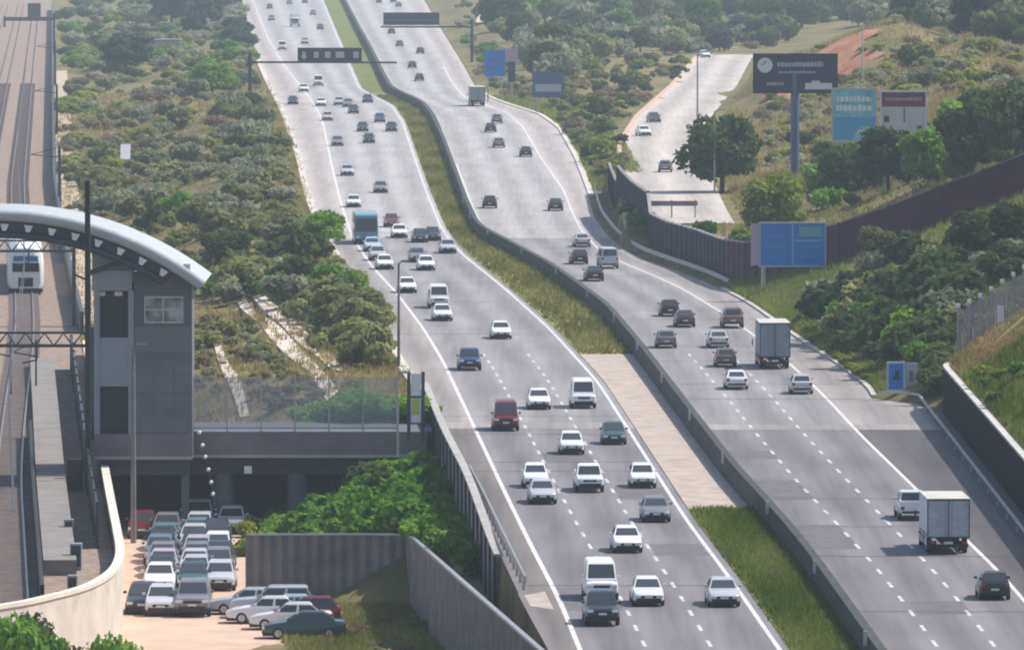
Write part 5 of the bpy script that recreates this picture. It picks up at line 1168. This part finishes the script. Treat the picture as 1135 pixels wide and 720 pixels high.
def forest(P_, n, w0, w1, mixk, label, group, gap=.35):
    xs_, ys_ = [p_[0] for p_ in P_], [p_[1] for p_ in P_]; done = []; tr_ = 0
    while len(done) < n and tr_ < n * 60:
        tr_ += 1; x, y = rng.uniform(min(xs_), max(xs_)), rng.uniform(min(ys_), max(ys_))
        if not inpoly(x, y, P_): continue
        wv = rng.uniform(w0, w1)
        if any(math.hypot(x - a, (y - b_) * 2.5) < gap * (wv + c) for a, b_, c in done): continue
        done.append((x, y, wv)); key = rng.choices([k for k, _ in mixk], [v for _, v in mixk])[0]
        kn = dict(blue='bluish green', dark='dark green', green='mid green', olive='olive', bright='light green')[key]
        tree(x, y, key, wv, wv * rng.uniform(.6, .9), kn + ' ' + label, kn + ' ' + group)
forest([(552, -30), (860, -30), (850, 60), (760, 58), (660, 66), (620, 100), (580, 75), (545, 30)], 60, 34, 62, [('blue', 5), ('dark', 2), ('olive', 1), ('green', 1)], 'tree in the hazy wood beyond the side road', 'trees of the hazy wood', .26)
forest([(830, -30), (1180, -30), (1180, 62), (1060, 40), (960, 26), (860, 40)], 48, 40, 75, [('blue', 5), ('dark', 3), ('green', .6)], 'tree in the wood behind the dry hill', 'trees of the wood behind the hill', .26)
forest([(180, -20), (262, -20), (268, 60), (190, 40)], 14, 35, 60, [('blue', 4), ('dark', 1)], 'tree beside the far end of the left carriageway', 'trees by the far left carriageway', .3)
thick = [(70, 235), (105, 205), (170, 180), (310, 180), (330, 225), (365, 285), (395, 335), (425, 395), (440, 412), (385, 405), (300, 330), (262, 335), (215, 330), (230, 300), (130, 245), (100, 245)]
mass('undergrowth', thick, 190, .6, 1.6, ('olive', 'grey', 'olive'), .9)
mass('undergrowth', [(72, 70), (265, 62), (300, 120), (318, 180), (310, 200), (70, 215)], 250, .5, 2.0, ('olive', 'grey', 'olive', 'grey', 'bright', 'dry'), .9)
mass('undergrowth', [(70, -10), (262, -10), (285, 75), (72, 78)], 260, 1.2, 3.2, ('grey', 'olive', 'dark', 'green'), .9)
mass('undergrowth', [(885, 345), (905, 328), (945, 320), (1040, 296), (1135, 268), (1135, 300), (1075, 335), (1045, 395), (1030, 438), (1000, 420), (960, 395), (920, 365)], 160, .5, 1.3, ('olive', 'dark', 'grey', 'dry'), .9)
mass('undergrowth', [(600, 118), (650, 75), (740, 62), (765, 70), (745, 95), (700, 120), (688, 150), (690, 195), (665, 200), (640, 160)], 160, .5, 1.4, ('olive', 'dry', 'dark', 'bright'), .9)
mass('undergrowth', [(845, 125), (870, 70), (1000, 40), (1130, 60), (1135, 110), (1040, 105), (930, 160), (915, 200), (860, 200)], 210, .4, 1.5, ('dry', 'olive', 'bright', 'grey'), .9)
mass('undergrowth', [(545, -40), (1180, -40), (1180, 60), (960, 28), (850, 55), (760, 60), (660, 68), (620, 100), (580, 80), (535, 30)], 420, 1.8, 4.0, ('dark', 'grey', 'olive'), 1.1)
mass('undergrowth', [(488, -20), (520, -20), (522, 30), (560, 60), (590, 110), (560, 108), (535, 90), (505, 20)], 60, .7, 1.6, ('grey', 'green', 'dry'), .9)
mass('undergrowth', [(880, 352), (920, 384), (985, 434), (960, 425), (900, 376)], 60, .25, .6, ('bright', 'olive'))
mass('undergrowth', [(262, 352), (290, 376), (350, 432), (358, 455), (290, 458), (275, 420), (255, 372), (215, 345), (214, 450), (245, 440)], 70, .25, .7, ('dry', 'olive', 'grey'))
mass('undergrowth', [(282, 602), (330, 552), (400, 498), (460, 486), (486, 535), (508, 612), (470, 604), (300, 602)], 190, .7, 1.5, ('green', 'green'), .95)
mass('undergrowth', [(390, 690), (450, 674), (500, 702), (560, 770), (390, 770)], 50, .25, .55, ('olive', 'dry'))
mass('undergrowth', [(985, 441), (1024, 443), (1042, 434), (1046, 404), (1030, 412)], 30, .3, .8, ('olive', 'dark'))
mass('undergrowth', [(1000, 428), (1022, 405), (1045, 398), (1044, 440), (1024, 446)], 16, .6, 1.2, ('dark',), 1.0)
mass('undergrowth', [(905, 170), (1135, 112), (1150, 180), (1040, 205), (905, 240)], 60, 1.0, 2.4, ('dark', 'green'), 1.1)
# grass tufts: ground cover nobody could count
def grass(name, pts, m, h0, h1):
    n = len(pts); r = np.random.default_rng(n); P_ = np.repeat(np.array(pts), 5, 0); k = len(P_); P_[:, :2] += r.normal(size=(k, 2)) * .10
    a = r.uniform(0, 6.28, k); w_ = r.uniform(.03, .07, k); h = r.uniform(h0, h1, k); dx, dy = np.cos(a) * w_, np.sin(a) * w_; ln = r.normal(size=(k, 2)) * .10
    A = P_ + np.stack([dx, dy, 0 * dx], 1); B_ = P_ - np.stack([dx, dy, 0 * dx], 1); C_ = P_ + np.stack([ln[:, 0], ln[:, 1], h], 1)
    V_ = np.stack([A, B_, C_], 1).reshape(-1, 3); me = bpy.data.meshes.new(name); me.vertices.add(3 * k); me.vertices.foreach_set('co', V_.ravel()); me.loops.add(3 * k); me.loops.foreach_set('vertex_index', np.arange(3 * k))
    me.polygons.add(k); me.polygons.foreach_set('loop_start', np.arange(0, 3 * k, 3)); me.polygons.foreach_set('loop_total', np.full(k, 3)); me.update()
    at = me.attributes.new('tone', 'FLOAT', 'FACE'); at.data.foreach_set('value', (.35 + .3 * np.sin(P_[:, 0] * .9) * np.sin(P_[:, 1] * .13) + r.normal(size=k) * .15).astype(np.float32)); me.materials.append(M[m]); o = link(name, me); tag(o, kind='stuff'); return o
def med(y0, y1, n, z=.03): 
    o = []
    for _ in range(n):
        y = rng.uniform(y0, y1); o.append((rng.uniform(LR(y) + .6, MB(y) - .3), y, z))
    return o
grass('median_grass', med(330, yb, 9000), 'grass_green', .12, .4)
grass('dry_median_grass', med(ya, 1300, 5000), 'grass_dry', .15, .45); grass('median_grass', med(ya, 1300, 5500), 'grass_green', .15, .5)
grass('verge_grass', [(RE(y) + s, y, zt(RE(y) + s, y)) for y, s in ((rng.uniform(556, 700), .5 + 5 * rng.random() ** 1.4) for _ in range(7000))], 'grass_green', .15, .5)
grass('verge_grass', [(RE(y) + s, y, zt(RE(y) + s, y)) for y, s in ((rng.uniform(910, 1300), .6 + 5 * rng.random()) for _ in range(5000))], 'grass_green', .2, .6)
grass('dry_grass', [(L(y) - s, y, zt(L(y) - s, y)) for y, s in ((rng.uniform(560, 1300), .7 + 6 * rng.random() ** 1.5) for _ in range(9000))], 'grass_dry', .15, .5)
hp = []
while len(hp) < 16000:
    Y = rng.uniform(850, 1450); X = SR(Y) + 6 + rng.uniform(0, 40); hp += [] if (31 < X < 48 and 1134 < Y < 1160 and rng.random() < .85) else [(X, Y, zt(X, Y))]
grass('hill_grass', hp, 'grass_dry', .2, .8)
grass('wall_top_grass', [(26.9 + s, y, zt(26.9 + s, y)) for y, s in ((rng.uniform(430, 526), rng.uniform(0, 7)) for _ in range(7000))], 'grass_green', .2, .6)
sl = []
while len(sl) < 16000:
    Y = rng.uniform(550, 1400); t_ = rng.random(); X = L(Y) + (Q(Y) - L(Y)) * t_; sl.append((X, Y, zt(X, Y)))
grass('slope_grass', sl, 'grass_dry', .15, .6)
gb = []
while len(gb) < 15000:
    Y = rng.uniform(372, 471); X = rng.uniform(-14, 1)
    if X < -5.4 + (472 - Y) / 112 * 7 - .3 and X > -13.5 + (470 - Y) * .085: gb.append((X, Y, zt(X, Y)))
grass('rough_grass', gb[:9000], 'grass_green', .15, .5); grass('rough_grass', gb[9000:], 'grass_dry', .15, .45)
gb = []
while len(gb) < 14000:
    Y = rng.uniform(690, 900); X = rng.uniform(18, 62)
    if X > RE(Y) + 5 and (Y < 775 or X > SR(Y) + 5.5): gb.append((X, Y, zt(X, Y)))
grass('rough_grass', gb[:6000], 'grass_green', .2, .6); grass('rough_grass', gb[6000:], 'grass_dry', .2, .7)
gb = []
while len(gb) < 6000:
    Y = rng.uniform(556, 690); X = RE(Y) + rng.uniform(2, 26); gb.append((X, Y, zt(X, Y)))
grass('slope_grass', gb, 'grass_green', .2, .6)
mass('undergrowth', [(735, 60), (850, 56), (870, 40), (960, 22), (850, 14), (700, 30)], 130, .6, 2.2, ('dry', 'olive', 'grey'), .8)
gb = []
while len(gb) < 2500:
    Y = rng.uniform(526, 547); X = 26.9 + rng.uniform(0, 8); gb.append((X, Y, zt(X, Y)))
grass('rough_grass', gb, 'grass_dry', .12, .4)
# small things on the slopes
wb_ = thing('notice_board', 'small white board standing among the shrubs on the left slope', 'sign', GT(139, 182))
m_ = Msh(); m_.loft([[(-.6, -.5 + d, .6), (.6, -.5 + d, .6), (.6, .75 + d, 2.4), (-.6, .75 + d, 2.4)] for d in (0, .08)]); m_.build('board', 'white', wb_); m_ = Msh(); m_.box(-.06, .06, .9, 1.02, -.3, 2.0); m_.build('post', 'steel', wb_)
hu = thing('hut', 'small pale pinkish flat roofed hut on the distant left slope', 'hut', GT(186, 66))
m_ = Msh(); m_.box(-2.2, 2.2, 0, 4, -.5, 3.4); m_.build('wall', mat('hut_wall', (.48, .40, .37), .8, var=.08), hu); m_ = Msh(); m_.box(-2.4, 2.4, -.2, 4.2, 3.402, 3.65); m_.build('roof', 'concrete', hu); m_ = Msh(); m_.box(.6, 1.5, -.06, -.003, 0, 2.1); m_.build('door', 'dark_steel', hu)
bp = thing('building', 'pale flat building beyond the wood at the top right corner', 'building', GT(1118, 14))
m_ = Msh(); m_.box(-6, 6, 0, 8, -1, 5.5); m_.build('wall', mat('far_building', (.55, .55, .55), .8), bp); m_ = Msh(); m_.box(-6.3, 6.3, -.3, 8.3, 5.502, 5.9); m_.build('roof', 'grey_concrete', bp)
for k in range(4):
    m_ = Msh(); m_.box(-5 + k * 2.7, -3.4 + k * 2.7, -.05, -.003, 2.6, 4.4); m_.build('window', 'glass', bp)
for px, py, m0, lb in ((403, 346, 'red', 'small red and white marker board at the left kerb'), (419, 352, 'dark', 'small dark marker board at the left kerb below the red one')):
    t = thing('marker_board', lb, 'sign', G(px, py, -.05)); m_ = Msh(); m_.box(-.3, .3, -.04, .04, .35, .95); m_.build('board', 'maroon_sign' if m0 == 'red' else 'dark_steel', t)
    m_ = Msh(); m_.box(-.26, .26, -.055, -.042, .95 - .25, .95 - .08); m_.build('band', 'white' if m0 == 'red' else 'trim', t); m_ = Msh(); m_.box(-.05, .05, .045, .12, -.3, .9); m_.build('post', 'steel', t)

# ------------------------------------------------------------------ haze: even air round the whole place
hm = bpy.data.materials.new('haze'); hm.use_nodes = True; n_, l_ = nt(hm); n_.remove(n_['Principled BSDF'])
pv = n_.new('ShaderNodeVolumePrincipled'); pv.inputs['Density'].default_value = .000125; pv.inputs['Color'].default_value = (.74, .87, 1, 1); pv.inputs['Anisotropy'].default_value = .2; pv.inputs['Density Attribute'].default_value = ''
l_.new(pv.outputs[0], n_['Material Output'].inputs['Volume']); M['haze'] = hm
hz = Msh(); hz.box(-4700, 4700, -60, 9200, -9, 60); o = hz.build('haze', 'haze', kind='stuff')
